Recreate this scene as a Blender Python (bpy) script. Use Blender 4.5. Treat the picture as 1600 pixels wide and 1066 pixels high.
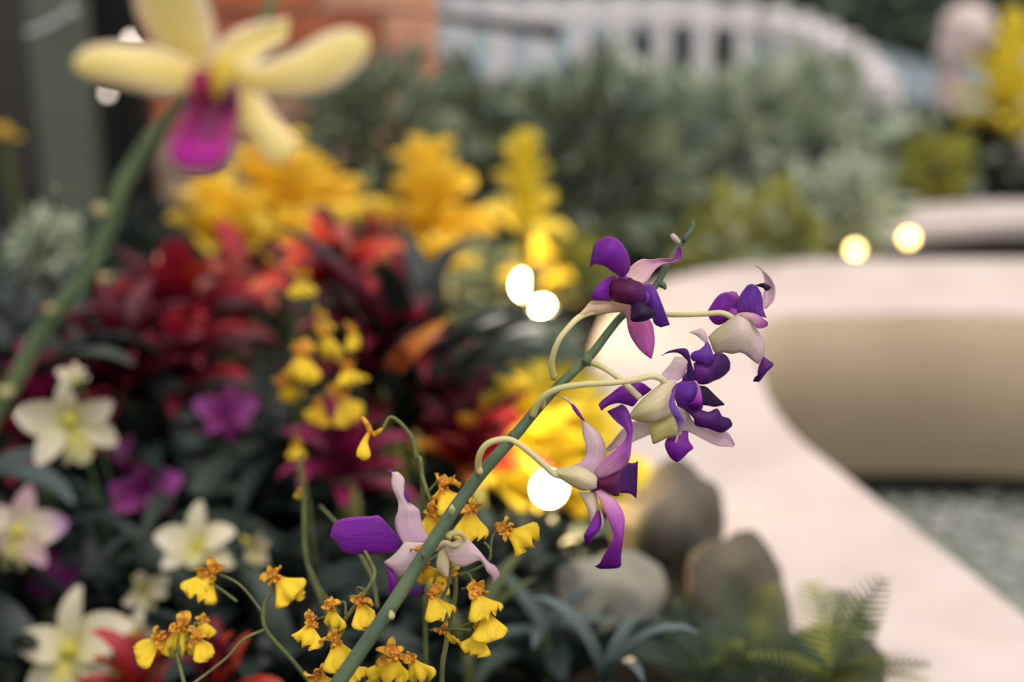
import bpy, math, random
from mathutils import Vector, Matrix, Quaternion, noise
random.seed(11)
scn = bpy.context.scene
for o in list(bpy.data.objects): bpy.data.objects.remove(o)
C = scn.collection

# ------------------------------------------------------------------ camera, light, exposure
PITCH = math.radians(18.0); CAM = Vector((0, 0, 0.95)); FPX = 2222.2
cd = bpy.data.cameras.new('camera'); cam = bpy.data.objects.new('camera', cd); C.objects.link(cam)
cam.location = CAM; cam.rotation_euler = (math.pi/2 - PITCH, 0, 0)
cd.sensor_width = 36; cd.lens = 50; cd.clip_start = 0.01
cd.dof.use_dof = True; cd.dof.focus_distance = 0.70; cd.dof.aperture_fstop = 3.1
scn.camera = cam

w = bpy.data.worlds.new('world'); scn.world = w; w.use_nodes = True
bg = w.node_tree.nodes['Background']; bg.inputs[0].default_value = (1.0, 0.95, 0.915, 1); bg.inputs[1].default_value = 0.86
sd = bpy.data.lights.new('sun', 'SUN'); sun = bpy.data.objects.new('sun', sd); C.objects.link(sun)
sd.energy = 2.0; sd.angle = math.radians(40); sd.color = (1.0, 0.935, 0.88)
sun.rotation_euler = (math.radians(20), math.radians(16), 0)
vs = scn.view_settings
vs.view_transform = 'Standard'; vs.look = 'None'; vs.exposure = 0.0; vs.gamma = 1.0; vs.use_curve_mapping = False
scn.cycles.use_denoising = True
scn.cycles.max_bounces = 6

FWD = Vector((0, math.cos(PITCH), -math.sin(PITCH))); UP = Vector((0, math.sin(PITCH), math.cos(PITCH))); RT = Vector((1, 0, 0))
SOIL = 0.27
def dm(d):                               # blurred plants stand this much deeper in the bed
    return .72+(d-.72)*2 if d < 1.5 else d
def P(px, py, d):
    return CAM + d*(FWD + RT*((px-800)/FPX) + UP*((533-py)/FPX))
def PZ(px, py, z):                       # the point of the view ray at world height z
    v = FWD + RT*((px-800)/FPX) + UP*((533-py)/FPX)
    return CAM + v*((z-CAM.z)/v.z)

# ------------------------------------------------------------------ colours and materials
def lin(c):
    return tuple(((x/255)/12.92 if x/255 <= .04045 else ((x/255+.055)/1.055)**2.4) for x in c) + (1,)
MATS = {}
def newmat(name):
    m = bpy.data.materials.new(name); m.use_nodes = True; nt = m.node_tree; nt.nodes.clear()
    return m, nt, nt.nodes.new, nt.links.new
def finish(nt, N, L, colsock, rough, spec, transl, bumpsock=None, bump=0.0, em=None):
    out = N('ShaderNodeOutputMaterial'); b = N('ShaderNodeBsdfPrincipled')
    b.inputs['Roughness'].default_value = rough; b.inputs['Specular IOR Level'].default_value = spec
    L(colsock, b.inputs['Base Color'])
    bn = None
    if bumpsock is not None and bump > 0:
        bn = N('ShaderNodeBump'); bn.inputs['Strength'].default_value = bump; bn.inputs['Distance'].default_value = 0.004
        L(bumpsock, bn.inputs['Height']); L(bn.outputs[0], b.inputs['Normal'])
    if transl > 0:
        t = N('ShaderNodeBsdfTranslucent'); L(colsock, t.inputs[0])
        mx = N('ShaderNodeMixShader'); mx.inputs[0].default_value = transl
        L(b.outputs[0], mx.inputs[1]); L(t.outputs[0], mx.inputs[2]); L(mx.outputs[0], out.inputs[0])
    else: L(b.outputs[0], out.inputs[0])
def objvar(nt, N, L, colsock, amt):
    oi = N('ShaderNodeObjectInfo'); mr = N('ShaderNodeMapRange')
    mr.inputs['To Min'].default_value = 1-amt; mr.inputs['To Max'].default_value = 1+amt
    L(oi.outputs['Random'], mr.inputs['Value'])
    hv = N('ShaderNodeHueSaturation'); L(mr.outputs[0], hv.inputs['Value']); L(colsock, hv.inputs['Color'])
    return hv.outputs[0]
def mat(name, c1, c2=None, scale=20, rough=.6, spec=.3, transl=0, bump=.15, var=0.0, detail=4):
    """noise mix of two colours"""
    if name in MATS: return MATS[name]
    m, nt, N, L = newmat(name)
    tc = N('ShaderNodeTexCoord'); nz = N('ShaderNodeTexNoise'); nz.inputs['Scale'].default_value = scale; nz.inputs['Detail'].default_value = detail
    L(tc.outputs['Object'], nz.inputs['Vector'])
    rp = N('ShaderNodeValToRGB'); rp.color_ramp.elements[0].position = .35; rp.color_ramp.elements[1].position = .65
    rp.color_ramp.elements[0].color = lin(c1); rp.color_ramp.elements[1].color = lin(c2 or c1)
    L(nz.outputs['Fac'], rp.inputs[0]); cs = rp.outputs[0]
    if var: cs = objvar(nt, N, L, cs, var)
    finish(nt, N, L, cs, rough, spec, transl, nz.outputs['Fac'], bump)
    MATS[name] = m; return m
def petalmat(name, stops, vein=.18, rough=.5, transl=.22, var=0.0, veins=16, edge=None, spec=.25, emin=.40):
    """pigment that changes along the petal (UV x), with fine veins across (UV y), optional margin colour"""
    if name in MATS: return MATS[name]
    m, nt, N, L = newmat(name)
    uv = N('ShaderNodeUVMap'); sp = N('ShaderNodeSeparateXYZ'); L(uv.outputs[0], sp.inputs[0])
    nz = N('ShaderNodeTexNoise'); nz.inputs['Scale'].default_value = 5; nz.inputs['Detail'].default_value = 3; L(uv.outputs[0], nz.inputs['Vector'])
    ad = N('ShaderNodeMath'); ad.operation = 'MULTIPLY_ADD'; ad.inputs[1].default_value = .25; L(nz.outputs['Fac'], ad.inputs[0])
    sb = N('ShaderNodeMath'); sb.operation = 'SUBTRACT'; sb.inputs[1].default_value = .125; L(sp.outputs[0], sb.inputs[0]); L(sb.outputs[0], ad.inputs[2])
    rp = N('ShaderNodeValToRGB'); cr = rp.color_ramp
    while len(cr.elements) < len(stops): cr.elements.new(.5)
    for e, (p, c) in zip(cr.elements, stops): e.position = p; e.color = lin(c)
    L(ad.outputs[0], rp.inputs[0]); cs = rp.outputs[0]
    if edge:
        a = N('ShaderNodeMath'); a.operation = 'SUBTRACT'; a.inputs[1].default_value = .5; L(sp.outputs[1], a.inputs[0])
        b = N('ShaderNodeMath'); b.operation = 'ABSOLUTE'; L(a.outputs[0], b.inputs[0])
        mr = N('ShaderNodeMapRange'); mr.inputs['From Min'].default_value = emin; mr.inputs['From Max'].default_value = .49; L(b.outputs[0], mr.inputs['Value'])
        mx = N('ShaderNodeMix'); mx.data_type = 'RGBA'; L(mr.outputs[0], mx.inputs['Factor']); L(cs, mx.inputs[6]); mx.inputs[7].default_value = lin(edge); cs = mx.outputs[2]
    # veins
    cx = N('ShaderNodeCombineXYZ'); L(sp.outputs[1], cx.inputs[0])
    mu = N('ShaderNodeMath'); mu.operation = 'MULTIPLY'; mu.inputs[1].default_value = .12; L(sp.outputs[0], mu.inputs[0]); L(mu.outputs[0], cx.inputs[1])
    nv = N('ShaderNodeTexNoise'); nv.inputs['Scale'].default_value = veins; nv.inputs['Detail'].default_value = 4; L(cx.outputs[0], nv.inputs['Vector'])
    mr = N('ShaderNodeMapRange'); mr.inputs['From Min'].default_value = .3; mr.inputs['From Max'].default_value = .7
    mr.inputs['To Min'].default_value = 1-vein; mr.inputs['To Max'].default_value = 1+vein; L(nv.outputs['Fac'], mr.inputs['Value'])
    hv = N('ShaderNodeHueSaturation'); L(mr.outputs[0], hv.inputs['Value']); L(cs, hv.inputs['Color']); cs = hv.outputs[0]
    if var: cs = objvar(nt, N, L, cs, var)
    finish(nt, N, L, cs, rough, spec, transl, nv.outputs['Fac'], .12)
    MATS[name] = m; return m
def emitmat(name, col, strength):
    if name in MATS: return MATS[name]
    m, nt, N, L = newmat(name); e = N('ShaderNodeEmission'); e.inputs[0].default_value = lin(col); e.inputs[1].default_value = strength
    o = N('ShaderNodeOutputMaterial'); L(e.outputs[0], o.inputs[0]); MATS[name] = m; return m

# ------------------------------------------------------------------ object helpers
WO = {}                                  # world origin of unrotated parents
def tag(o, label=None, cat=None, group=None, kind=None):
    if label: o['label'] = label
    if cat: o['category'] = cat
    if group: o['group'] = group
    if kind: o['kind'] = kind
    return o
def thing(name, loc, label, cat, group=None):
    o = bpy.data.objects.new(name, None); C.objects.link(o); o.location = loc; o.empty_display_size = .02
    WO[o.name] = Vector(loc); tag(o, label, cat, group); return o
def mk(name, verts, faces, mats, parent=None, origin=None, uvs=None, smooth=True, solid=None):
    """verts in world space; stored relative to the object's origin"""
    if origin is None: origin = WO[parent.name] if parent is not None else sum(verts, Vector())/len(verts)
    me = bpy.data.meshes.new(name); me.from_pydata([v-origin for v in verts], [], faces); 
    for m in (mats if isinstance(mats, (list, tuple)) else [mats]): me.materials.append(m)
    if uvs:
        ul = me.uv_layers.new(name='UVMap')
        for l in me.loops: ul.data[l.index].uv = uvs[l.vertex_index]
    if smooth: me.polygons.foreach_set('use_smooth', [True]*len(me.polygons))
    me.update()
    o = bpy.data.objects.new(name, me); C.objects.link(o)
    if parent is not None: o.parent = parent; o.location = origin - WO[parent.name]
    else: o.location = origin
    WO[o.name] = Vector(origin)
    if solid: addsolid(o, *solid)
    return o
def addsolid(o, th, moff=0):
    md = o.modifiers.new('thickness', 'SOLIDIFY'); md.thickness = th; md.offset = -1; md.material_offset = moff; md.material_offset_rim = 0
def inst(name, me, parent, M=None, solid=None):
    o = bpy.data.objects.new(name, me); C.objects.link(o); o.parent = parent
    if M is not None: o.matrix_local = M
    if solid: addsolid(o, *solid)
    return o
def cr(p, t):
    """Catmull-Rom on a list, t in 0..1"""
    n = len(p)-1; x = min(max(t*n, 0), n-1e-6); i = int(x); f = x-i
    a = p[max(i-1, 0)]; b = p[i]; c = p[i+1]; d = p[min(i+2, n)]
    return (b*2 + (c-a)*f + (a*2-b*5+c*4-d)*f*f + (b*3-a-c*3+d)*f*f*f)*.5
def tube_geo(pts, rad, n=8, seg=None):
    if not hasattr(rad, '__len__'): rad = [rad]*len(pts)
    seg = seg or (len(pts)-1)*5
    vs, fs, uv = [], [], []
    ring = [cr(pts, k/seg) for k in range(seg+1)]; rr = [max(cr([float(r) for r in rad], k/seg), 1e-5) for k in range(seg+1)]
    nrm = None
    for k in range(seg+1):
        t = (ring[min(k+1, seg)]-ring[max(k-1, 0)])
        t = t.normalized() if t.length > 1e-9 else Vector((0, 0, 1))
        if nrm is None: nrm = t.orthogonal().normalized()
        else:
            nrm = nrm - t*nrm.dot(t); nrm = nrm.normalized() if nrm.length > 1e-6 else t.orthogonal().normalized()
        b = t.cross(nrm)
        for j in range(n):
            a = 2*math.pi*j/n; vs.append(ring[k] + (nrm*math.cos(a)+b*math.sin(a))*rr[k]); uv.append((k/seg, j/n))
    for k in range(seg):
        for j in range(n):
            fs.append((k*n+j, k*n+(j+1) % n, (k+1)*n+(j+1) % n, (k+1)*n+j))
    fs.append(tuple(range(n-1, -1, -1))); fs.append(tuple(seg*n+j for j in range(n)))
    return vs, fs, uv
def tube(name, pts, rad, m, parent=None, n=8, seg=None, origin=None):
    v, f, u = tube_geo(pts, rad, n, seg); return mk(name, v, f, m, parent, origin, u)
def loft_geo(Ls, Rs, nt, nv, bulge, bdir):
    vs, fs, uv = [], [], []
    for i in range(nt+1):
        t = i/nt; a = cr(Ls, t); b = cr(Rs, t); k = math.sin(math.pi*min(1, max(0, .08+t*.84)))
        for j in range(nv+1):
            s = j/nv; e = abs(2*s-1); q = a.lerp(b, s)
            rip = .0011*e**3*noise.noise(Vector((t*5.5, s*9+3, a.x*90)))*min(1, 4*t)
            vs.append(q + bdir*(bulge*k*(.62*(1-e*e) + .22*(1-e)) + rip)); uv.append((t, s))
    for i in range(nt):
        for j in range(nv):
            q = i*(nv+1)+j; fs.append((q, q+1, q+nv+2, q+nv+1))
    return vs, fs, uv
def Z(x0, y0, sc): return lambda x, y: (x0+x/sc, y0+y/sc)
def petal(name, rows, conv, depth, camside, farside, parent, d=0, bulge=-3, nt=None, nv=8, th=.0003):
    """one petal lofted between its two edges. rows: (Lx,Ly,Rx,Ry[,dl[,dr]]); d: depth offsets in mm (number or list per row);
    bulge in mm (negative swells to the viewer)"""
    Ls, Rs = [], []
    for i, r in enumerate(rows):
        dd = d[min(i, len(d)-1)] if hasattr(d, '__len__') else d
        dl = dd + (r[4] if len(r) > 4 else 0); dr = dd + (r[5] if len(r) > 5 else 0)
        Ls.append(P(*conv(r[0], r[1]), depth+dl/1000)); Rs.append(P(*conv(r[2], r[3]), depth+dr/1000))
    nt = nt or max(12, (len(rows)-1)*4)
    v, f, u = loft_geo(Ls, Rs, nt, nv, bulge/1000, FWD)
    # orient the first material to the viewer
    s = Vector()
    for q in f:
        s += (v[q[1]]-v[q[0]]).cross(v[q[2]]-v[q[0]])
    if s.dot(FWD) > 0: f = [tuple(reversed(q)) for q in f]
    return mk(name, v, f, [camside, farside], parent, None, u, solid=(th, 1))

# ------------------------------------------------------------------ palette
VIO = petalmat('violet petal', [(0, (134, 52, 158)), (.4, (118, 30, 156)), (.75, (108, 22, 142)), (1, (86, 14, 112))], vein=.24, edge=(150, 62, 164))
VIOB = petalmat('blue violet petal', [(0, (118, 54, 160)), (.5, (88, 32, 142)), (1, (74, 26, 120))], vein=.24, edge=(126, 58, 160))
DEEP = petalmat('deep purple petal', [(0, (104, 32, 126)), (.5, (66, 16, 94)), (1, (50, 14, 76))], vein=.24, edge=(96, 36, 122))
DARK = petalmat('near black purple lip', [(0, (50, 14, 62)), (1, (30, 10, 48))])
MAROON = petalmat('maroon lip tube', [(0, (92, 26, 56)), (.5, (86, 22, 76)), (1, (88, 26, 100))])
PINKV = petalmat('rose violet petal', [(0, (214, 150, 176)), (.35, (182, 92, 158)), (1, (150, 58, 140))], vein=.22)
PALE2V = petalmat('pale petal turning violet', [(0, (228, 196, 182)), (.45, (206, 152, 180)), (.8, (168, 82, 164)), (1, (140, 46, 150))], vein=.14)
LILAC = petalmat('lilac back of petal', [(0, (224, 208, 196)), (.5, (216, 188, 196)), (1, (198, 160, 186))], vein=.1)
PALE = petalmat('pale rose cream petal', [(0, (226, 210, 172)), (.4, (222, 200, 188)), (1, (214, 180, 188))], vein=.1)
PEACH = petalmat('peach cream sepal', [(0, (206, 150, 132)), (.4, (212, 176, 148)), (1, (222, 204, 160))], vein=.12)
CREAM = petalmat('cream green ovary', [(0, (206, 198, 140)), (.5, (216, 204, 164)), (1, (220, 202, 178))], vein=.12)
YGREEN = petalmat('yellow green spur', [(0, (200, 196, 128)), (1, (190, 180, 120))], vein=.12)
BRIGHTV = petalmat('pale base bright violet petal', [(0, (226, 176, 200)), (.25, (196, 116, 190)), (.5, (156, 52, 172)), (.72, (104, 24, 132)), (1, (66, 12, 84))], vein=.16)
LIPBLUE = petalmat('blue lilac fold', [(0, (118, 70, 160)), (.6, (112, 76, 170)), (.85, (196, 164, 180)), (1, (220, 200, 180))], vein=.1)
ORNG = petalmat('orange throat', [(0, (206, 120, 50)), (1, (220, 150, 70))])
YCRM = petalmat('butter yellow petal', [(0, (236, 220, 140)), (.5, (242, 224, 148)), (1, (240, 220, 132))], vein=.05, edge=(250, 232, 208), transl=.3, emin=.26)
MAGLIP = petalmat('magenta lip', [(0, (150, 26, 84)), (.22, (92, 14, 50)), (.42, (120, 18, 84)), (.6, (186, 34, 156)), (.85, (206, 60, 178)), (1, (230, 170, 160))], vein=.1, edge=(206, 60, 150), emin=.3)
MAGLOBE = petalmat('maroon magenta lobe', [(0, (176, 50, 90)), (1, (150, 24, 90))])
STEM = mat('orchid stem', (88, 106, 72), (64, 84, 66), 60, .5, .35, bump=.2)
PEDI = petalmat('pale pedicel', [(0, (190, 184, 112)), (.5, (214, 206, 150)), (1, (218, 206, 160))], vein=.06, transl=.1)
BRACT = mat('dry bract', (196, 186, 130), (150, 146, 96), 300, .6)
ONC_L = petalmat('oncidium yellow lip', [(0, (226, 156, 40)), (.16, (238, 196, 44)), (.4, (250, 220, 56)), (1, (250, 218, 62))], vein=.06, transl=.3, var=.08)
ONC_T = petalmat('oncidium barred tepal', [(0, (190, 104, 36)), (.3, (228, 176, 56)), (.5, (200, 120, 40)), (.7, (232, 184, 60)), (1, (226, 164, 52))], vein=.15, transl=.25, var=.1)
ONC_C = mat('oncidium callus', (190, 96, 30), (226, 170, 60), 300, .5)
ONC_S = mat('oncidium stem', (112, 116, 62), (84, 92, 58), 80, .5)

def bead(name, c, r, m, parent, stretch=(1, 1, 1), n=8, rings=6, jag=.12):
    """small rounded body with a slightly uneven surface"""
    vs, fs = [], []
    for i in range(rings+1):
        th = math.pi*i/rings
        for j in range(n):
            a = 2*math.pi*j/n; q = Vector((math.sin(th)*math.cos(a), math.sin(th)*math.sin(a), math.cos(th)))
            k = r*(1+jag*noise.noise(q*2+c*37)); vs.append(c + Vector((q.x*k*stretch[0], q.y*k*stretch[1], q.z*k*stretch[2])))
    for i in range(rings):
        for j in range(n): fs.append((i*n+j, (i+1)*n+j, (i+1)*n+(j+1) % n, i*n+(j+1) % n))
    return mk(name, vs, fs, m, parent)

# ================================================================== SETTING
STONE = mat('pale cast stone', (218, 204, 199), (207, 192, 186), 9, .75, .2, bump=.2)
STONEF = STONE
PLINTH = mat('dark recessed plinth', (40, 44, 46), (28, 32, 34), 12, .9)
SOILM = mat('dark moist soil', (34, 30, 26), (20, 22, 20), 40, .95, .1, bump=.8)
GRAVEL = mat('grey gravel bed', (150, 156, 148), (120, 126, 122), 60, .9, bump=.8)
LZ = .33
inner = [(2300, 1560), (1980, 1275), (1760, 1085), (1600, 957), (1500, 876), (1400, 800), (1310, 730), (1250, 682), (1212, 636), (1193, 592), (1185, 552), (1184, 520), (1194, 499), (1226, 490), (1300, 487), (1400, 485), (1560, 487), (1760, 494), (2050, 506)]
outer = [(1760, 1560), (1560, 1330), (1400, 1180), (1290, 1075), (1190, 970), (1090, 860), (1010, 770), (958, 700), (930, 640), (922, 580), (933, 525), (950, 490), (985, 463), (1050, 432), (1180, 411), (1350, 404), (1560, 404), (1760, 407), (2050, 414)]
I3 = [PZ(x, y, LZ) for x, y in inner]; O3 = [PZ(x, y, LZ) for x, y in outer]
NS = 90
I3 = [cr(I3, k/NS) for k in range(NS+1)]; O3 = [cr(O3, k/NS) for k in range(NS+1)]
def ringwall(name, a, b, z0, z1, m, bev=0.0, kind=True):
    """solid running between two plan curves with a small rounded edge on top"""
    vs, fs = [], []
    for p, q in zip(a, b):
        e = (q-p); e.z = 0; e.normalize()
        prof = [(p, 0, z0), (p, 0, z1-bev), (p, bev*.3, z1-bev*.3), (p, bev, z1), (q, -bev, z1), (q, -bev*.3, z1-bev*.3), (q, 0, z1-bev), (q, 0, z0)]
        for c, k, z in prof: v = c+e*k; vs.append(Vector((v.x, v.y, z)))
    n = 8
    for i in range(len(a)-1):
        for j in range(n): fs.append((i*n+j, i*n+(j+1) % n, (i+1)*n+(j+1) % n, (i+1)*n+j))
    fs.append(tuple(range(n))); fs.append(tuple(range(len(vs)-n, len(vs)))[::-1])
    o = mk(name, vs, fs, m, smooth=False)
    md = o.modifiers.new('n', 'WEIGHTED_NORMAL'); return o
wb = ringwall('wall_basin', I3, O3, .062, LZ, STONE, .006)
wb.data.materials.append(mat('tan stone face', (226, 206, 180), (212, 192, 166), 6, .85, .15, bump=.3))  # second slot: inner side face is tan, browner than the top
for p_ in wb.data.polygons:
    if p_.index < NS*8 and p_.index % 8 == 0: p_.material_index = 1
tag(wb, 'broad pale stone rim curving round the sunken gravel basin', kind='structure')
Pi = [p + (q-p).normalized()*.10 for p, q in zip(I3, O3)]; Po = [q + (p-q).normalized()*.02 for p, q in zip(I3, O3)]
pl = ringwall('baseboard_basin', Pi, Po, -.02, .062, PLINTH); tag(pl, 'dark recessed plinth below the pale stone rim', kind='structure')
# soil of the bed: everything outside the rim
mid = [p.lerp(q, .75) for p, q in zip(I3, O3)]
poly = [Vector((v.x, v.y, SOIL)) for v in mid] + [Vector(v) for v in ((9, 2.3, SOIL), (9, 16, SOIL), (-9, 16, SOIL), (-9, -1.2, SOIL), (.4, -1.2, SOIL))]
so = mk('ground', poly, [tuple(range(len(poly)))], SOILM, smooth=False)
import bmesh
bm = bmesh.new(); bm.from_mesh(so.data); bmesh.ops.triangulate(bm, faces=bm.faces[:]); bm.normal_update()
for f in bm.faces:
    if f.normal.z < 0: f.normal_flip()
bm.to_mesh(so.data); bm.free()
tag(so, 'dark moist planting soil of the flower bed', kind='structure')
fl = mk('floor', [Vector(v) for v in ((.05, -.4, 0), (5, -.4, 0), (5, 2.6, 0), (.05, 2.6, 0))], [(0, 1, 2, 3)], GRAVEL, smooth=False)
tag(fl, 'grey gravel floor inside the stone basin', kind='structure')
PEB = mat('pebble', (172, 176, 166), (128, 132, 128), 25, .85)
pv, pf = [], []
for k in range(4200):
    x = random.uniform(.30, 2.0); y = random.uniform(.5, 2.1); r = random.uniform(.006, .016)
    c = Vector((x, y, r*.45)); b = len(pv); st = (random.uniform(.8, 1.3), random.uniform(.8, 1.3), random.uniform(.6, .8)); rz = random.random()*6
    for q in ((1,0,0),(.5,.87,0),(-.5,.87,0),(-1,0,0),(-.5,-.87,0),(.5,-.87,0),(.45,.2,.8),(-.4,.35,.85),(-.1,-.5,.8)):
        xx, yy = q[0]*st[0], q[1]*st[1]
        pv.append(c+Vector((xx*math.cos(rz)-yy*math.sin(rz), xx*math.sin(rz)+yy*math.cos(rz), q[2]*st[2]))*r)if False else pv.append(c+Vector(((xx*math.cos(rz)-yy*math.sin(rz))*r, (xx*math.sin(rz)+yy*math.cos(rz))*r, q[2]*st[2]*r)))
    for f in ((0,1,6),(1,7,6),(1,2,7),(2,3,7),(3,4,7),(4,8,7),(4,5,8),(5,6,8),(5,0,6),(6,7,8)): pf.append(tuple(b+i for i in f))
pb = mk('pebbles', pv, pf, PEB); tag(pb, 'loose grey pebbles covering the basin floor', 'pebbles', kind='stuff')
# pale path beyond the shrubs
PATH = mat('pale paving', (128, 142, 150), (110, 124, 132), 5, .8)
pa = mk('path', [Vector(v) for v in ((-1.2, 4.75, SOIL+.004), (.55, 4.75, SOIL+.004), (.9, 3.9, SOIL+.004), (3.6, 3.5, SOIL+.004), (4.6, 5.2, SOIL+.004), (1.6, 5.5, SOIL+.004), (1.2, 9, SOIL+.004), (-2, 9, SOIL+.004))], [tuple(range(8))], PATH, smooth=False)
tag(pa, 'pale paved path behind the white railing', kind='structure')

# brick wall behind the top of the bed
MORT = mat('mortar', (180, 162, 146), (156, 140, 126), 30, .9, bump=.4)
BR = [mat('brick red orange', (204, 122, 84), (180, 98, 70), 18, .85, bump=.5, var=.18), mat('brick taupe', (186, 164, 146), (160, 138, 122), 18, .85, bump=.5, var=.18), mat('brick salmon', (224, 168, 140), (206, 146, 118), 18, .85, bump=.5, var=.1)]
def boxgeo(c, s):
    vs = [Vector((c[0]+s[0]*i/2, c[1]+s[1]*j/2, c[2]+s[2]*k/2)) for i in (-1, 1) for j in (-1, 1) for k in (-1, 1)]
    return vs, [(0, 1, 3, 2), (4, 6, 7, 5), (0, 4, 5, 1), (2, 3, 7, 6), (0, 2, 6, 4), (1, 5, 7, 3)]
WY = 2.62; WXR = -.138
v, f = boxgeo((WXR-.006-.33, WY+.10, SOIL+.55), (.66, .19, 1.12))
wl = mk('wall_left', v, f, MORT, smooth=False); tag(wl, 'weathered red and taupe brick wall behind the yellow blooms', kind='structure')
bl, bh = .20, .062
bmesh_cache = {}
def brickmesh(L, mi):
    key = (round(L, 3), mi)
    if key not in bmesh_cache:
        b = bmesh.new(); bmesh.ops.create_cube(b, size=1)
        bmesh.ops.scale(b, vec=(L, .1, bh), verts=b.verts)
        bmesh.ops.bevel(b, geom=b.edges[:], offset=.004, segments=1, affect='EDGES')
        me = bpy.data.meshes.new('brick'); b.to_mesh(me); b.free(); me.materials.append(BR[mi]); bmesh_cache[key] = me
    return bmesh_cache[key]
for row in range(15):
    z = SOIL+.02+row*(bh+.011)+bh/2
    x = WXR
    first = True
    while x > WXR-.56:
        L = bl/2-.006 if (first and row % 2) else bl
        cx = x-L/2
        mi = random.choices((0, 1, 2), (3, 5, 0))[0]
        if cx > WXR-.22: mi = 2 if random.random() < .8 else 0
        o = bpy.data.objects.new('brick', brickmesh(L, mi)); C.objects.link(o); o.parent = wl
        o.location = Vector((cx, WY+.035+random.uniform(-.004, .004), z)) - WO[wl.name]
        x -= L+.011; first = False

# ------------------------------------------------------------------ posts
def post(name, px, d, wpx, dep, m, label, top=1.75):
    a = P(px, 0, d); wd = wpx*d/FPX
    t = thing(name, (a.x, a.y, SOIL), label, 'post')
    b = bmesh.new(); bmesh.ops.create_cube(b, size=1); bmesh.ops.scale(b, vec=(wd, dep, top-SOIL), verts=b.verts); bmesh.ops.translate(b, vec=(0, 0, (top-SOIL)/2), verts=b.verts)
    bmesh.ops.bevel(b, geom=b.edges[:], offset=.004, segments=2, affect='EDGES')
    me = bpy.data.meshes.new('shaft'); b.to_mesh(me); b.free(); me.materials.append(m); inst('shaft', me, t)
    b = bmesh.new(); bmesh.ops.create_cube(b, size=1); bmesh.ops.scale(b, vec=(wd*1.5, dep*1.5, .02), verts=b.verts); bmesh.ops.translate(b, vec=(0, 0, .01), verts=b.verts)
    bmesh.ops.bevel(b, geom=b.edges[:], offset=.004, segments=2, affect='EDGES')
    me = bpy.data.meshes.new('base_plate'); b.to_mesh(me); b.free(); me.materials.append(m); inst('base_plate', me, t)
    return t
post('metal_post', 88, 2.3, 88, .05, mat('sage grey paint', (98, 106, 94), (88, 96, 86), 8, .55), 'sage grey square post at the edge behind the yellow orchid stem')
post('metal_post', 176, 2.42, 80, .05, mat('black paint', (20, 22, 26), (14, 15, 18), 8, .6), 'black square post between the sage grey post and the bricks')

# ------------------------------------------------------------------ white railing
WHT = mat('white painted metal', (250, 244, 246), (242, 236, 240), 10, .5)
rp = [(600, 26, 4.6), (700, 24, 4.55), (800, 22, 4.5), (900, 20, 4.48), (1000, 20, 4.45), (1100, 24, 4.42), (1180, 32, 4.4), (1250, 50, 4.25), (1310, 78, 4.05), (1355, 112, 3.85), (1392, 156, 3.65)]
R3 = [P(*q) for q in rp]
rt = thing('white_railing', (R3[4].x, R3[4].y, SOIL), 'curved white railing with upright bars behind the shrubs', 'railing')
SEG = 60
def sweepbox(name, pts, w_, h_, m, parent):
    vs, fs = [], []
    for k, p in enumerate(pts):
        t = pts[min(k+1, len(pts)-1)]-pts[max(k-1, 0)]; t.z = 0; t.normalize(); s = Vector((t.y, -t.x, 0))*w_/2; u = Vector((0, 0, h_/2))
        vs += [p-s-u, p+s-u, p+s+u, p-s+u]
    for k in range(len(pts)-1):
        for j in range(4): fs.append((4*k+j, 4*k+(j+1) % 4, 4*k+4+(j+1) % 4, 4*k+4+j))
    fs += [(3, 2, 1, 0), tuple(4*(len(pts)-1)+j for j in range(4))]
    return mk(name, vs, fs, m, parent, smooth=False)
RR = [cr(R3, k/SEG) for k in range(SEG+1)]
sweepbox('top_rail', RR, .035, .05, WHT, rt)
acc = 0; last = RR[0]; q = RR[0]
dist = [0]
for k in range(1, 1201):
    n_ = cr(R3, k/1200); acc += (n_-q).length; q = n_
    if acc >= .128:
        acc = 0; h = q.z-SOIL+.055
        v, f = boxgeo((q.x, q.y, SOIL+h/2), (.05, .03, h)); mk('bar', v, f, WHT, rt, smooth=False)
sweepbox('bottom_rail', [Vector((p.x, p.y, SOIL+.05)) for p in RR], .03, .03, WHT, rt)

# dark pole fixed to the brick wall
dk = mat('dark bark', (40, 42, 40), (26, 28, 28), 40, .8)
A = P(640, 22, 2.68); B = P(862, 50, 2.6)
tp = thing('wooden_pole', A, 'dark wooden pole sticking out sideways from the end of the brick wall', 'pole')
tube('shaft', [A, A.lerp(B, .35)+Vector((0, 0, .004)), A.lerp(B, .7), B], [.009, .010, .011, .014], dk, tp)
bead('end_knob', B, .016, dk, tp, (1.3, 1, 1))

# globe lamp
c = P(1512, 46, 3.9); g = .073
lt = thing('globe_lamp', (c.x-.02, c.y, SOIL), 'white globe lamp on a short pinkish post beyond the shrubs', 'lamp')
GL = mat('opal globe', (240, 226, 222), (232, 216, 212), 6, .3, transl=.3, bump=0)
PK = mat('pinkish post paint', (214, 190, 186), (200, 176, 172), 12, .6)
bead('globe', c, g, GL, lt, n=24, rings=14, jag=0)
bead('collar', c+Vector((-.025, 0, -.055)), .06, GL, lt, (1, 1, .55), n=18, rings=8, jag=0)
tube('post', [Vector((c.x-.035, c.y, SOIL)), Vector((c.x-.035, c.y, SOIL+.1)), Vector((c.x-.03, c.y, c.z-.07))], [.045, .038, .036], PK, lt, 14)

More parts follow.
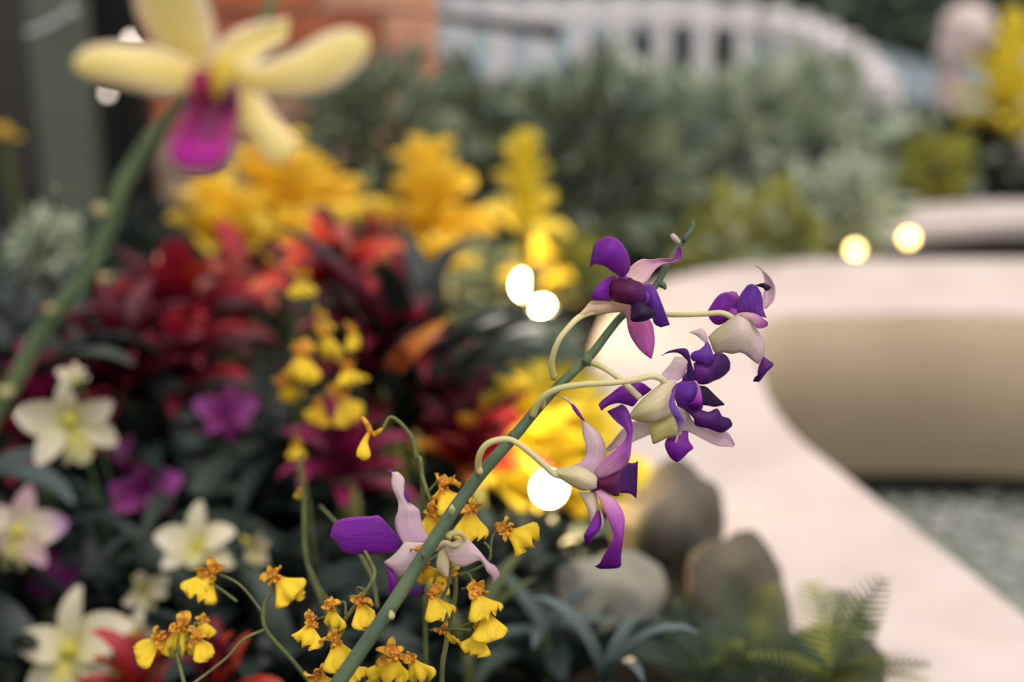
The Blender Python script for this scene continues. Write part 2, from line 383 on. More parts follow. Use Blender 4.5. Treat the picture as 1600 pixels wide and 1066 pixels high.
# second pale wall at the right back
def block(name, x0, x1, yt, d0, d1, h, m, label):
    a = P(x0, yt, d0); b = P(x1, yt, d1)
    vs = []
    dirv = (b-a); dirv.z = 0; dirv.normalize(); s = Vector((-dirv.y, dirv.x, 0))
    if s.y < 0: s = -s
    K = 14; fs = []
    for k in range(K+1):
        p = a.lerp(b, k/K) + s*(.10*math.sin(math.pi*k/K))
        for o_, z in ((0, SOIL), (0, a.z-.008), (.008, a.z), (.15, a.z), (.158, a.z-.008), (.158, SOIL)):
            vs.append(Vector((p.x+s.x*o_, p.y+s.y*o_, z)))
    for k in range(K):
        for j in range(6): fs.append((6*k+j, 6*k+(j+1) % 6, 6*k+6+(j+1) % 6, 6*k+6+j))
    fs += [tuple(range(5, -1, -1)), tuple(6*K+j for j in range(6))]
    o = mk(name, vs, fs, m, smooth=False); tag(o, label, kind='structure'); return o
block('wall_back', 1375, 1900, 358, 2.75, 2.75, .2, STONE, 'second pale stone wall behind the basin rim')
v, f = boxgeo((P(1600, 250, 3.5).x, P(1600, 250, 3.5).y, .42), (.1, .07, .30))
tag(mk('trim_1', v, f, PK, smooth=False), 'pinkish upright beside the second stone wall', kind='structure')

# ================================================================== PLANT BUILDERS
def strap_mesh(name, L, W, m, curl=.5, cup=.15, prof='strap', nt=10, nv=4, twist=0.0, m2=None, ruffle=0.0):
    """leaf or bract along +X, rising +Z, curling over; unit is metres"""
    vs, fs, uv = [], [], []
    x = z = 0; ang = 0
    for i in range(nt+1):
        t = i/nt
        if prof == 'strap': wd = W*min(1, .55+1.6*t)*max(0.02, (1-t**3.2))**.7
        elif prof == 'oval': wd = W*max(.05, math.sin(math.pi*min(1, .14+.86*t)))**.6
        elif prof == 'spoon': wd = W*max(.05, (t**.8)*(1-t**5)**.6 + .12*(1-t))
        elif prof == 'blunt': wd = W*(.5+.5*min(1, t*2.2))*max(.05, (1-t**6))**.5
        elif prof == 'fan': wd = W*(.22+.78*min(1, t*1.5)**1.4)*max(.25, (1-t**9))**.5
        else: wd = W*(1-t)
        tw = twist*t
        for j in range(nv+1):
            s = 2*j/nv-1; yy = s*wd/2; zz = cup*wd*(s*s) + ruffle*W*t*t*math.sin(s*7.5+t*2)
            nx, nz = -math.sin(ang), math.cos(ang)
            yy2 = yy*math.cos(tw)-zz*math.sin(tw); zz2 = yy*math.sin(tw)+zz*math.cos(tw)
            vs.append(Vector((x+nx*zz2, yy2, z+nz*zz2))); uv.append((t, j/nv))
        ds = L/nt; ang = -curl*t*t*1.5 + 0.0; x += ds*math.cos(ang); z += ds*math.sin(ang)
    for i in range(nt):
        for j in range(nv): q = i*(nv+1)+j; fs.append((q, q+1, q+nv+2, q+nv+1))
    me = bpy.data.meshes.new(name); me.from_pydata(vs, [], fs); me.materials.append(m)
    if m2: me.materials.append(m2)
    ul = me.uv_layers.new(name='UVMap')
    for l in me.loops: ul.data[l.index].uv = uv[l.vertex_index]
    me.polygons.foreach_set('use_smooth', [True]*len(me.polygons)); me.update(); return me
def RM(az, el, loc=(0, 0, 0), s=1.0, roll=0.0):
    """leaf frame: +X swung to azimuth az and raised by el"""
    return Matrix.Translation(loc) @ Matrix.Rotation(az, 4, 'Z') @ Matrix.Rotation(-el, 4, 'Y') @ Matrix.Rotation(roll, 4, 'X') @ Matrix.Scale(s, 4)
def foot(p, dx=0, dy=0): return Vector((p.x+dx, p.y+dy, SOIL))

# ------------------------------------------------------------------ shrubs
LEAFC = {'dark': mat('dark grey green leaves', (112, 126, 108), (80, 94, 84), 14, .6, .3, transl=.15, bump=0), 'mid': mat('grey green leaves', (160, 174, 146), (120, 136, 116), 12, .6, .3, transl=.2, bump=0),
         'light': mat('silvery green leaves', (204, 212, 190), (164, 178, 156), 10, .6, .3, transl=.2, bump=0), 'olive': mat('olive yellow leaves', (168, 168, 84), (124, 132, 72), 10, .6, .3, transl=.25, bump=0),
         'lime': mat('lime yellow leaves', (204, 196, 66), (160, 164, 64), 12, .6, .3, transl=.3, bump=0), 'deep': mat('blackish green leaves', (50, 62, 58), (36, 46, 44), 14, .6, .3, transl=.1, bump=0)}
WOOD = mat('brown twig', (70, 60, 48), (50, 44, 36), 60, .8)
def shrub(name, label, px, py, d, rx, ry, col, n=700, leaf=.05, mix=None, cat='shrub', group=None, hollow=.3, wob=1.0):
    c = P(px, py, d); a = rx*d/FPX; b = ry*d/FPX
    t = thing(name, (c.x, c.y, SOIL), label, cat, group)
    mats = [LEAFC[col]] + ([LEAFC[mix]] if mix else [])
    vs, fs, mi = [], [], []
    sd_ = random.random()*50
    k = 0; tries = 0
    while k < n and tries < n*6:
        tries += 1
        u = Vector((random.gauss(0, 1), random.gauss(0, 1), random.gauss(0, 1))).normalized()
        lump = 1 + wob*.32*noise.noise(u*1.7+Vector((sd_, 0, 0)))
        r = (hollow+(1-hollow)*random.random()**.6)*lump
        p = c + Vector((u.x*a*r, u.y*a*.8*r, u.z*b*r))
        if p.z < SOIL+.01: continue
        k += 1
        L = leaf*random.uniform(.6, 1.3); W = L*.42
        dirv = (u + Vector((random.gauss(0, .5), random.gauss(0, .5), random.gauss(.2, .5)))).normalized()
        sv = dirv.cross(Vector((random.gauss(0, 1), random.gauss(0, 1), random.gauss(0, 1)))).normalized(); nv = dirv.cross(sv)
        q = len(vs)
        vs += [p, p+dirv*L*.5+sv*W/2+nv*L*.08, p+dirv*L, p+dirv*L*.5-sv*W/2+nv*L*.08, p+dirv*L*.52-nv*L*.02]
        fs += [(q, q+1, q+4), (q+1, q+2, q+4), (q+2, q+3, q+4), (q+3, q, q+4)]
        m_ = 1 if (mix and random.random() < .3) else 0
        mi += [m_]*4
    fo = mk('foliage', vs, fs, mats, t, smooth=False); fo['kind'] = 'stuff'
    fo.data.polygons.foreach_set('material_index', mi)
    base = Vector((c.x, c.y, SOIL-.01)); sv, sf = [], []
    for j in range(5):
        az = j*1.26+sd_; e = c + Vector((math.cos(az)*a*.6, math.sin(az)*a*.45, b*random.uniform(.1, .6)))
        if e.z < SOIL+.05: e.z = SOIL+.08
        m_ = base.lerp(e, .5)+Vector((0, 0, .03)); g_ = tube_geo([base, m_, e], [.008, .006, .003], 5, 6)
        o_ = len(sv); sv += g_[0]; sf += [tuple(i+o_ for i in q) for q in g_[1]]
    mk('branches', sv, sf, WOOD, t)
    return t
SH = [
 ('dark rounded shrub growing in front of the brick wall end', 575, 235, 2.4, 120, 130, 'dark', 900, .05, 'mid'),
 ('dense dark shrub between the two yellow plumes', 735, 300, 2.7, 115, 165, 'dark', 700, .07, 'mid'),
 ('tall grey green shrub behind the topmost purple orchid flower', 935, 275, 2.6, 135, 150, 'dark', 800, .075, 'mid'),
 ('pale silvery shrub in front of the white railing bars', 880, 205, 3.5, 95, 48, 'light', 260, .10, 'mid'),
 ('olive tinted shrub below the pale railing bars', 765, 205, 3.3, 90, 55, 'mid', 500, .06, 'olive'),
 ('very dark bush seen through the curve of the railing', 1050, 110, 4.7, 130, 60, 'deep', 500, .07, None),
 ('silvery green shrub growing under the middle of the railing', 1105, 235, 2.9, 105, 115, 'light', 330, .10, 'dark'),
 ('mottled grey green shrub under the falling end of the railing', 1235, 240, 3.0, 105, 125, 'mid', 360, .10, 'light'),
 ('blackish low bush behind the second stone wall', 1455, 262, 3.3, 130, 62, 'deep', 420, .09, 'light'),
 ('small lime tinted bush among the blackish leaves', 1465, 262, 3.0, 38, 36, 'olive', 160, .05, 'lime'),
 ('low yellow green plant along the back of the stone rim', 1165, 365, 2.55, 130, 40, 'olive', 260, .07, 'light'),
 ('low silvery plant at the corner of the second wall', 1320, 330, 2.6, 70, 60, 'light', 160, .08, 'mid'),
 ('dark upright bush left of the silvery corner plant', 1285, 330, 2.75, 30, 90, 'deep', 220, .05, None),
 ('grey green ground plant behind the twin glowing bulbs', 735, 480, 2.3, 110, 85, 'mid', 700, .035, 'dark'),
 ('lime green ground plant around the twin glowing bulbs', 875, 430, 2.45, 80, 60, 'olive', 420, .035, 'lime'),
 ('loose grey green plant below the twin glowing bulbs', 800, 590, 1.78, 120, 75, 'mid', 700, .032, 'dark'),
 ('dark leafy plant behind the dark red bromeliad', 650, 470, 2.1, 80, 70, 'dark', 450, .032, None),
 ('dark leafy plant under the brick wall', 260, 395, 2.3, 120, 60, 'deep', 500, .035, 'dark'),
 ('low dark leafy plant under the large glowing bulb', 800, 880, 1.2, 85, 60, 'deep', 400, .026, 'dark'),
 ('pale green leafy tuft beside the grey post', 75, 395, 1.8, 45, 45, 'light', 160, .03, 'mid'),
 ('dark leafy shrub in front of the grey post foot', 60, 470, 1.9, 130, 70, 'deep', 500, .042, 'dark'),
]
for s in SH: shrub('leafy_shrub', *s)
hedge = [(1180, -10, 6.4), (1300, 10, 6.2), (1420, 0, 6.0), (1540, 10, 5.9), (1660, 20, 5.7)]
hl = ['dark hedge bush above the crest of the railing', 'dark hedge bush above the falling end of the railing', 'dark hedge bush just left of the globe lamp', 'dark hedge bush right behind the globe lamp', 'dark hedge bush behind the big yellow bloom']
for (px, py, d), l in zip(hedge, hl): shrub('hedge_bush', l, px, py, d, 70, 140, 'dark', 700, .11, 'mid', group='hedge bushes beyond the railing')

# ------------------------------------------------------------------ boulders
ROCK = mat('grey brown rock', (118, 110, 96), (70, 69, 62), 14, .9, bump=.9); ROCKL = mat('pale grey rock', (150, 147, 133), (122, 120, 110), 16, .9, bump=.6)
def boulder(label, px, py, d, rx, ry, m, sq=1.0, tilt=0):
    c = P(px, py, d); a = rx*d/FPX; b = ry*d/FPX; bm = bmesh.new(); bmesh.ops.create_icosphere(bm, subdivisions=4, radius=1)
    s = random.random()*40
    for v in bm.verts:
        q = v.co.normalized(); e = max(abs(q.x), abs(q.y), abs(q.z)); r = (1/e)**.18
        r *= 1+.34*noise.noise(q*1.3+Vector((s, 0, 0)))+.07*noise.noise(q*4+Vector((0, s, 0)))
        v.co = Vector((q.x*r*a, q.y*r*a*.8, q.z*r*b))
    me = bpy.data.meshes.new('boulder'); bm.to_mesh(me); bm.free(); me.materials.append(m); me.polygons.foreach_set('use_smooth', [True]*len(me.polygons))
    o = bpy.data.objects.new('boulder', me); C.objects.link(o); o.location = c; o.rotation_euler = (0, tilt, random.uniform(-.3, .3)); tag(o, label, 'rock', 'boulders along the stone rim'); return o
boulder('tall brown grey boulder against the stone rim behind the hanging orchid flower', 1042, 840, 1.30, 80, 112, ROCK, tilt=.0)
boulder('dark rounded boulder against the stone rim, lower of the two', 1160, 935, 1.20, 82, 108, ROCK, tilt=-.25)
boulder('pale grey flat boulder below the hanging orchid flower', 952, 935, 1.14, 82, 66, ROCKL, tilt=.35)
boulder('low dark boulder half hidden by the fern at the rim', 1290, 1050, 1.1, 85, 62, mat('dark wet rock', (74, 74, 68), (50, 52, 50), 14, .9, bump=.8), tilt=-.3)
boulder('small whitish stone among grey green leaves', 795, 528, 1.62, 48, 30, mat('whitish stone', (210, 206, 198), (188, 184, 178), 12, .8))

# ------------------------------------------------------------------ ferns and broad leaves at the lower right
FERNL = mat('fern green', (92, 110, 80), (60, 76, 62), 20, .6, transl=.25, bump=0, var=.2); FERNY = mat('fern lime tips', (176, 176, 84), (120, 130, 68), 20, .6, transl=.3, bump=0, var=.2)
def frond_mesh(name, L, m, nleaf=16):
    vs, fs = [], []
    for i in range(nleaf):
        t = i/nleaf; x = L*t; z = .35*L*t-.45*L*t*t; w_ = L*.26*math.sin(math.pi*min(1, .12+.85*t))**.8
        for s in (-1, 1):
            for k in range(3):
                u0, u1 = k/3, (k+1)/3; q = len(vs); h = L*.032
                p0 = Vector((x+u0*w_*.45, s*u0*w_, z-.12*u0*w_)); p1 = Vector((x+u1*w_*.45, s*u1*w_, z-.12*u1*w_-.05*w_*k/3))
                e = Vector((h*(1.2-u0), 0, h*.15))
                vs += [p0-e*.5, p1-e*.2, p1+e*.2+Vector((h*.3, 0, 0)), p0+e*.5]; fs.append((q, q+1, q+2, q+3))
    g_ = tube_geo([Vector((0, 0, -.0)), Vector((L*.5, 0, .35*L*.5-.45*L*.25)), Vector((L, 0, -.1*L))], [L*.012, L*.008, L*.003], 4, 8)
    q = len(vs); vs += g_[0]; fs += [tuple(i+q for i in f) for f in g_[1]]
    me = bpy.data.meshes.new(name); me.from_pydata(vs, [], fs); me.materials.append(m); me.update(); return me
FM = [frond_mesh('frond', .11, FERNL), frond_mesh('frond', .11, FERNY)]
def fern(label, px, py, d, s, n, lime=.3):
    p = P(px, py, d); t = thing('fern', (p.x, p.y, SOIL), label, 'fern', 'ferns at the foot of the boulders')
    tube('crown', [Vector((p.x, p.y, SOIL-.01)), p.lerp(foot(p), .5), p], [.008, .007, .005], WOOD, t)
    for k in range(n):
        az = k*2.4+random.uniform(-.3, .3); el = random.uniform(.1, 1.1)
        inst('frond', FM[1] if random.random() < lime else FM[0], t, RM(az, el, p-WO[t.name], s*random.uniform(.75, 1.2)))
fern('feathery green fern below the dark rounded boulder', 1175, 1050, 1.05, .58, 18, .2)
fern('fern with lime tipped fronds reaching over the stone rim', 1300, 1060, 1.04, .66, 18, .5)
fern('small dull fern beside the arching grey leaf', 1100, 1075, 1.02, .55, 14, .35)

LF = {k: petalmat('leaf '+k, st, vein=.12, rough=.45, transl=.12, var=.25, veins=10, spec=.4) for k, st in {
 'deep': [(0, (22, 32, 32)), (1, (32, 46, 44))], 'green': [(0, (36, 50, 44)), (1, (52, 68, 58))], 'blue': [(0, (44, 58, 60)), (1, (96, 114, 112))], 'olive': [(0, (70, 82, 46)), (1, (96, 104, 58))], 'lime': [(0, (170, 160, 60)), (1, (214, 196, 60))]}.items()}
LM = {k: [strap_mesh('leaf', .16, .026, LF[k], c_, .25, 'strap', 8, 2) for c_ in (.5, 1.1)] + [strap_mesh('leaf', .13, .045, LF[k], .8, .2, 'oval', 8, 2)] for k in LF}
def leafy(label, px, py, d, cols, n=9, s=1.0, elr=(.3, 1.3), kinds=(0, 1, 2), group='dark leaf rosettes filling the bed', name='foliage_plant'):
    d0 = d; d = min(dm(d), .60/(.309+.951*(py-533)/FPX)); s *= d/d0; p = P(px, py, d); t = thing(name, (p.x, p.y, SOIL), label, 'plant', group)
    z0 = max(p.z, SOIL+.01)
    tube('stem', [Vector((p.x, p.y, SOIL-.01)), Vector((p.x+.004, p.y, (SOIL+z0)/2)), Vector((p.x, p.y, z0))], [.006, .005, .004], LF['olive'], t, 6)
    for k in range(n):
        az = k*2.399+random.uniform(-.3, .3)
        inst('leaf', LM[random.choice(cols)][random.choice(kinds)], t, RM(az, random.uniform(*elr), (0, 0, z0-SOIL), s*random.uniform(.75, 1.2)))
    return t
# ------------------------------------------------------------------ bromeliads (red rosettes)
BM = {}
def brom_meshes(key, stops, L, W, curl=.7, prof='strap', cup=.35, var=.22, transl=.25):
    m = petalmat('bract '+key, stops, vein=.12, rough=.42, transl=transl, var=var, veins=9, spec=.4)
    BM[key] = [strap_mesh('bract', L, W, m, c_, cup, prof, 9, 4) for c_ in (curl*.5, curl, curl*1.5)]
brom_meshes('crimson', [(0, (60, 8, 28)), (.5, (146, 24, 48)), (1, (182, 46, 58))], .08, .026)
brom_meshes('scarlet', [(0, (120, 14, 30)), (.5, (196, 40, 40)), (.85, (226, 96, 60)), (1, (236, 160, 100))], .06, .024)
brom_meshes('maroon', [(0, (30, 8, 20)), (.6, (78, 14, 34)), (1, (116, 28, 46))], .085, .025)
brom_meshes('magenta', [(0, (64, 8, 36)), (.6, (128, 20, 72)), (1, (170, 44, 106))], .07, .022)
brom_meshes('redyellow', [(0, (110, 10, 26)), (.5, (176, 26, 36)), (.8, (226, 150, 50)), (1, (240, 214, 80))], .07, .026)
brom_meshes('salmon', [(0, (130, 24, 40)), (.4, (196, 84, 80)), (1, (226, 150, 130))], .05, .026)  # pinkish bracts; glossy highlights put into their colour
brom_meshes('orangelit', [(0, (170, 40, 36)), (.4, (240, 130, 60)), (1, (252, 184, 96))], .085, .023, .3)
brom_meshes('redorange', [(0, (90, 14, 18)), (.6, (158, 42, 26)), (1, (186, 70, 40))], .08, .024)
brom_meshes('yellow', [(0, (228, 188, 56)), (.5, (248, 216, 66)), (1, (252, 226, 88))], .046, .027, .5, 'blunt', .35, .1, .35)
brom_meshes('gold', [(0, (226, 176, 44)), (.5, (244, 206, 60)), (1, (250, 218, 84))], .044, .026, .5, 'blunt', .35, .1, .35)
brom_meshes('paleyellow', [(0, (212, 194, 64)), (.5, (238, 220, 70)), (1, (244, 228, 90))], .05, .029, .5, 'blunt', .35, .1, .35)
def brom(label, px, py, d, keys, n, s, tilt=(0, 0), elr=(.15, 1.35), green=6, cat='bromeliad', name='bromeliad', group='red bromeliads in the bed'):
    d0 = d; d = dm(d); s *= d/d0; p = P(px, py, d); t = thing(name, (p.x, p.y, SOIL), label, cat, group)
    h = p.z-SOIL
    tube('stem', [Vector((p.x, p.y, SOIL-.01)), Vector((p.x+.005, p.y, SOIL+h*.5)), p], [.012, .010, .009], LF['olive'], t, 8)
    for k in range(n):
        f = k/max(1, n-1); az = k*2.399; el = elr[0]+(elr[1]-elr[0])*f + random.uniform(-.12, .12)
        key = random.choice(keys)
        inst('bract', random.choice(BM[key]), t, Matrix.Translation((0, 0, h-.012+.02*f*s)) @ Matrix.Rotation(tilt[0], 4, 'X') @ Matrix.Rotation(tilt[1], 4, 'Y') @ RM(az, el, (0, 0, 0), s*random.uniform(.8, 1.15)))
    for k in range(green):
        az = k*6.283/green+.4
        inst('leaf', LM['deep'][k % 2], t, RM(az, random.uniform(.2, .7), (0, 0, max(.02, h-.13)), 1.0))
    return t
brom('large crimson bromeliad below the golden plumes', 285, 520, 1.10, ['crimson', 'crimson', 'maroon', 'maroon', 'salmon', 'redorange'], 24, 1.0)
brom('crimson bromeliad tucked against the scarlet one', 380, 475, 1.14, ['crimson', 'maroon', 'scarlet', 'salmon'], 16, .8)
brom('scarlet bromeliad with salmon tips above the yellow sprays', 525, 455, 1.08, ['scarlet', 'scarlet', 'salmon', 'maroon'], 16, 1.0, (.5, 0), (.2, 1.3))
brom('dark red bromeliad beside the orange bract coloured as if lit', 585, 590, 1.02, ['maroon', 'maroon', 'crimson'], 20, 1.05, (.1, .25))
brom('red bromeliad with yellow tips left of the large bulb', 735, 725, 1.00, ['redyellow', 'maroon', 'maroon', 'crimson', 'crimson'], 17, .85, (.1, 0), (.4, 1.4))
brom('magenta bromeliad under the hanging golden bud', 540, 745, .97, ['magenta'], 16, .85)
brom('red bromeliad behind the tall white orchid', 60, 690, 1.02, ['crimson', 'magenta'], 16, .9)
brom('dark red bromeliad in the shade under the large crimson one', 190, 610, 1.04, ['maroon'], 16, .95)
brom('dark maroon bromeliad above the small mauve orchid', 290, 605, 1.06, ['maroon', 'crimson'], 16, .85)
brom('red orange bromeliad at the bottom beside the yellow sprays', 345, 1085, .84, ['redorange', 'maroon'], 9, .52, (0, 0), (.8, 1.5), 3)
brom('small red bromeliad under the white orchids at the bottom', 215, 1085, .88, ['redorange', 'crimson'], 10, .6, (0, 0), (.3, 1.2), 3)
brom('small dark red bromeliad tip in the gap of the yellow plume', 592, 400, 1.25, ['crimson'], 10, .55)
# single bract beside R3; its lit orange look is put into the colour
a = P(600, 600, 1.26); t = thing('bromeliad_shoot', foot(a), 'upright bromeliad shoot with one orange bract coloured as if lit', 'bromeliad')
tube('stem', [Vector((a.x, a.y, SOIL-.01)), Vector((a.x, a.y, (a.z+SOIL)/2)), a], [.006, .005, .005], LF['olive'], t, 6)
inst('bract', BM['orangelit'][0], t, Matrix.Translation((0, 0, a.z-SOIL)) @ RM(-.15, .85, (0, 0, 0), .98, .9))
inst('bract', BM['maroon'][0], t, RM(.5, .9, (0, 0, a.z-SOIL), 1.0)); inst('bract', BM['maroon'][1], t, RM(-2.2, .8, (0, 0, a.z-SOIL), 1.0))

def plume(label, px, py, d, keys, n, H, s, group='yellow plume bromeliads'):
    """upright yellow flower head: blunt bracts in a spiral round an axis; px,py is the middle of the head"""
    d0 = d; d = dm(d); s *= d/d0; p = P(px, py, d); t = thing('yellow_plume', foot(p), label, 'bromeliad', group); h = p.z-SOIL; Hm = H*d/FPX
    tube('stem', [Vector((p.x, p.y, SOIL-.01)), Vector((p.x+.006, p.y, SOIL+h*.5)), p, p+Vector((0, 0, Hm*.4))], [.008, .007, .006, .003], LF['olive'], t, 8)
    for k in range(n):
        f = k/(n-1); az = k*2.399+random.uniform(-.2, .2)
        el = .35+1.0*f+random.uniform(-.15, .15)
        inst('bract', random.choice(BM[random.choice(keys)]), t, RM(az, el, (0, 0, h+Hm*(f*.85-.5)), s*(1.1-.35*f)*random.uniform(.85, 1.15)))
    for k in range(5): inst('leaf', LM['green'][k % 2], t, RM(k*1.256, random.uniform(.4, .9), (0, 0, max(.02, h-.2)), 1.0))
plume('tallest golden yellow plume of the wide cluster under the yellow orchid', 430, 315, 1.32, ['gold', 'yellow'], 24, 110, 1.4)
plume('shorter golden plume at the cluster edge by the bricks', 345, 362, 1.28, ['yellow', 'gold'], 18, 70, 1.25)
plume('golden plume leaning out of the cluster toward the dark shrub', 505, 325, 1.36, ['gold'], 16, 70, 1.1)
plume('low golden plume just above the scarlet bromeliad', 450, 400, 1.22, ['yellow', 'gold'], 16, 60, .95)
plume('lone golden yellow plume left of the dark shrub', 668, 328, 1.34, ['yellow', 'gold'], 24, 120, 1.35)
plume('small golden plume under the lone yellow plume', 692, 412, 1.3, ['yellow'], 10, 24, .7)
plume('tiny golden plume at the foot of the lone yellow plume', 628, 412, 1.3, ['yellow'], 8, 26, .5)
plume('distant pale yellow plume in front of the grey green shrub', 820, 300, 1.95, ['paleyellow'], 24, 150, 1.25)
plume('large pale yellow plume at the edge of the picture by the globe lamp', 1575, 135, 3.2, ['paleyellow'], 34, 170, 2.3)
plume('bright yellow plume hugging the large glowing bulb', 820, 726, 1.06, ['paleyellow'], 22, 170, 1.5)
plume('yellow plume right behind the large glowing bulb', 888, 726, 1.08, ['paleyellow'], 20, 160, 1.4)
plume('yellow crest over the red and yellow bromeliad', 742, 665, 1.08, ['paleyellow', 'yellow'], 10, 30, .8)
plume('small yellow blossom glowing beside the twin bulbs', 838, 440, 2.2, ['yellow'], 16, 80, 1.3)
plume('faint yellow blossom far left against the grey post', 8, 214, 1.4, ['gold'], 9, 12, .38)
plume('little orange yellow blossom above the dark red bract', 655, 490, 1.1, ['yellow'], 8, 20, .45)

# dark leaves filling the bed
fill = [(40, 560), (130, 540), (20, 700), (150, 720), (60, 790), (170, 850), (300, 720), (390, 740), (440, 650), (450, 800), (330, 800), (260, 870), (130, 900), (30, 930), (400, 930), (350, 990), (470, 900), (240, 950), (160, 960), (60, 1030), (620, 640), (660, 620), (620, 800), (560, 860), (640, 900), (700, 960), (760, 900), (800, 970), (860, 1040), (560, 1000), (460, 1030), (420, 1060), (700, 1060), (230, 690), (110, 620), (640, 540), (690, 570), (690, 640)]
ANCH = [('tall white orchid', 108, 655), ('mauve tinted white orchid', 28, 830), ('three petalled white orchid', 308, 850), ('slim sideways white orchid', 388, 850), ('nodding white orchid', 222, 918), ('large greenish white orchid', 110, 1015), ('frilled mauve orchid', 228, 760), ('small mauve orchid', 350, 645), ('dark plum orchid', 85, 925), ('large crimson bromeliad', 285, 520), ('scarlet bromeliad', 525, 455), ('dark red bromeliad by the orange bract', 585, 590), ('yellow tipped red bromeliad', 735, 725), ('magenta bromeliad', 540, 745), ('red orange bromeliad at the bottom', 345, 1075), ('blurred yellow orchid spray', 490, 590), ('hanging golden bud', 570, 690), ('violet petal of the sharp orchid', 560, 840), ('twining yellow spray', 730, 930), ('zigzag grey flower stem', 415, 950), ('bottom edge yellow spray', 540, 1000), ('yellow cluster near the bottom', 275, 1000), ('orange bulb', 104, 527), ('large glowing bulb', 858, 764), ('pale flat boulder', 952, 935), ('arched blue grey leaves', 985, 1055), ('whitish stone', 795, 528), ('pinkish white orchid bud', 522, 882), ('yellow orchid stem', 60, 530)]
SEEN = set()
def fill_label(px, py):
    for nm, x, y in sorted(ANCH, key=lambda q: (q[1]-px)**2+(q[2]-py)**2):
        dx, dy = px-x, py-y
        w_ = ('below' if dy > 0 else 'above') if abs(dy) > abs(dx)*.8 else ('to the right of' if dx > 0 else 'to the left of')
        l = 'dark green leaf rosette %s the %s' % (w_, nm)
        if l not in SEEN: SEEN.add(l); return l
for i, (px, py) in enumerate(fill):
    d = 1.02 + .16*((i*7) % 5)/5
    cols = ['deep', 'deep', 'green']
    leafy(fill_label(px, py), px, py+40, d, cols, 9, .8, (.1, 1.2))
leafy('blue grey leaves arching beside the boulders', 945, 1070, .84, ['blue'], 4, .42, (.9, 1.3), (1,), None)
leafy('blue grey leaves lying in front of the pale boulder', 850, 985, .9, ['blue', 'deep'], 5, .4, (.1, .6), (0,), None)
leafy('broad blue grey leaves at the edge below the white orchids', -25, 745, .95, ['blue', 'green'], 6, .5, (.1, .6), (2,), None)
leafy('lime leaf shoot between the pebbly rocks and yellow flowers', 730, 1020, .86, ['olive'], 4, .4, (.8, 1.4), (0,), None)

# ------------------------------------------------------------------ glowing garden bulbs
BULB = emitmat('warm bulb', (255, 222, 160), 200); BULBS = emitmat('warm bulb soft', (255, 218, 130), 12); GLINTW = emitmat('added white glint', (255, 236, 220), 4)
def bulb(label, px, py, d, r, m):
    p = P(px, py, d); t = thing('garden_light', foot(p), label, 'light', 'small warm garden lights')
    bead('bulb', p, r, m, t, n=16, rings=10, jag=0)
    tube('socket', [p-Vector((0, 0, r*2.2)), p-Vector((0, 0, r*1.5)), p-Vector((0, 0, r*.9))], [r*.5, r*.6, r*.55], dk, t)
    tube('stake', [foot(p)-Vector((0, 0, .02)), p.lerp(foot(p), .5), p-Vector((0, 0, r*2.1))], [.003, .003, .003], dk, t)
bulb('largest warm bulb glowing behind the hanging purple flower', 858, 764, 1.27, .0135, BULB)
bulb('upper of the twin warm bulbs near the stone rim', 826, 446, 2.08, .019, BULB)
bulb('lower of the twin warm bulbs near the stone rim', 848, 480, 2.02, .010, BULB)
bulb('warm bulb at the back edge of the rim, next to the low plants', 1336, 390, 2.5, .011, BULBS)
bulb('warm bulb in front of the second stone wall', 1420, 372, 2.55, .012, BULBS)
bulb('small orange bulb glowing below the yellow orchid stem', 104, 527, 1.7, .008, emitmat('orange bulb', (255, 150, 70), 3))
bulb('small added white glint sparkling under the yellow orchid petal', 168, 146, 2.2, .006, GLINTW)  # this and the next: added glowing beads for mere glints
bulb('small added white glint sparkling between yellow orchid petals', 205, 62, 2.2, .008, GLINTW)

# ================================================================== THE PURPLE ORCHID SPRAY (in focus)
ZA = Z(890, 350, 4.848); ZB = Z(1060, 400, 5.076); ZC = Z(920, 530, 5.329); ZD = Z(840, 600, 3.553); ZE = Z(500, 720, 4.847)
sp_px = [(430, 1232, .655, 13), (490, 1130, .66, 13), (530, 1066, .664, 12.5), (560, 1022, .667, 12), (610, 950, .672, 11.5), (660, 872, .678, 11), (705, 803, .684, 10.5), (750, 742, .689, 10), (800, 686, .694, 9), (850, 627, .699, 8), (895, 582, .703, 7.5), (925, 553, .705, 7), (950, 520, .707, 6.5), (972, 494, .709, 6), (1003, 470, .713, 5.5), (1028, 442, .716, 5), (1046, 408, .718, 4.6), (1066, 378, .72, 4.6), (1082, 358, .722, 4)]
pts = [P(x, y, d) for x, y, d, r in sp_px]; rad = [r*d/FPX for x, y, d, r in sp_px]
f0 = Vector((pts[0].x-.05, pts[0].y+.06, SOIL))
pts = [f0-Vector((0, 0, .01)), f0.lerp(pts[0], .5)+Vector((-.012, 0, .0))] + pts; rad = [.0045, .0042] + rad
OS = thing('purple_orchid', f0, 'sharp purple orchid spray on a slanting green stem with five open flowers', 'orchid')
tube('stem', pts, rad, STEM, OS, 12, 90)
def node(px, py, d, r, parent, m=BRACT, st=(.9, .9, 1.3)): return bead('node', P(px, py, d), .85*r*d/FPX, m, parent, st, 10, 8, .55)
for q in ((612, 962, .664, 7), (706, 797, .677, 7), (750, 737, .684, 7), (800, 683, .69, 8), (918, 563, .70, 9), (848, 632, .694, 7), (661, 868, .672, 5), (1070, 374, .718, 5), (866, 588, .70, 7)): node(*q, OS, STEM if q[3] in (8, 9, 5) else BRACT)
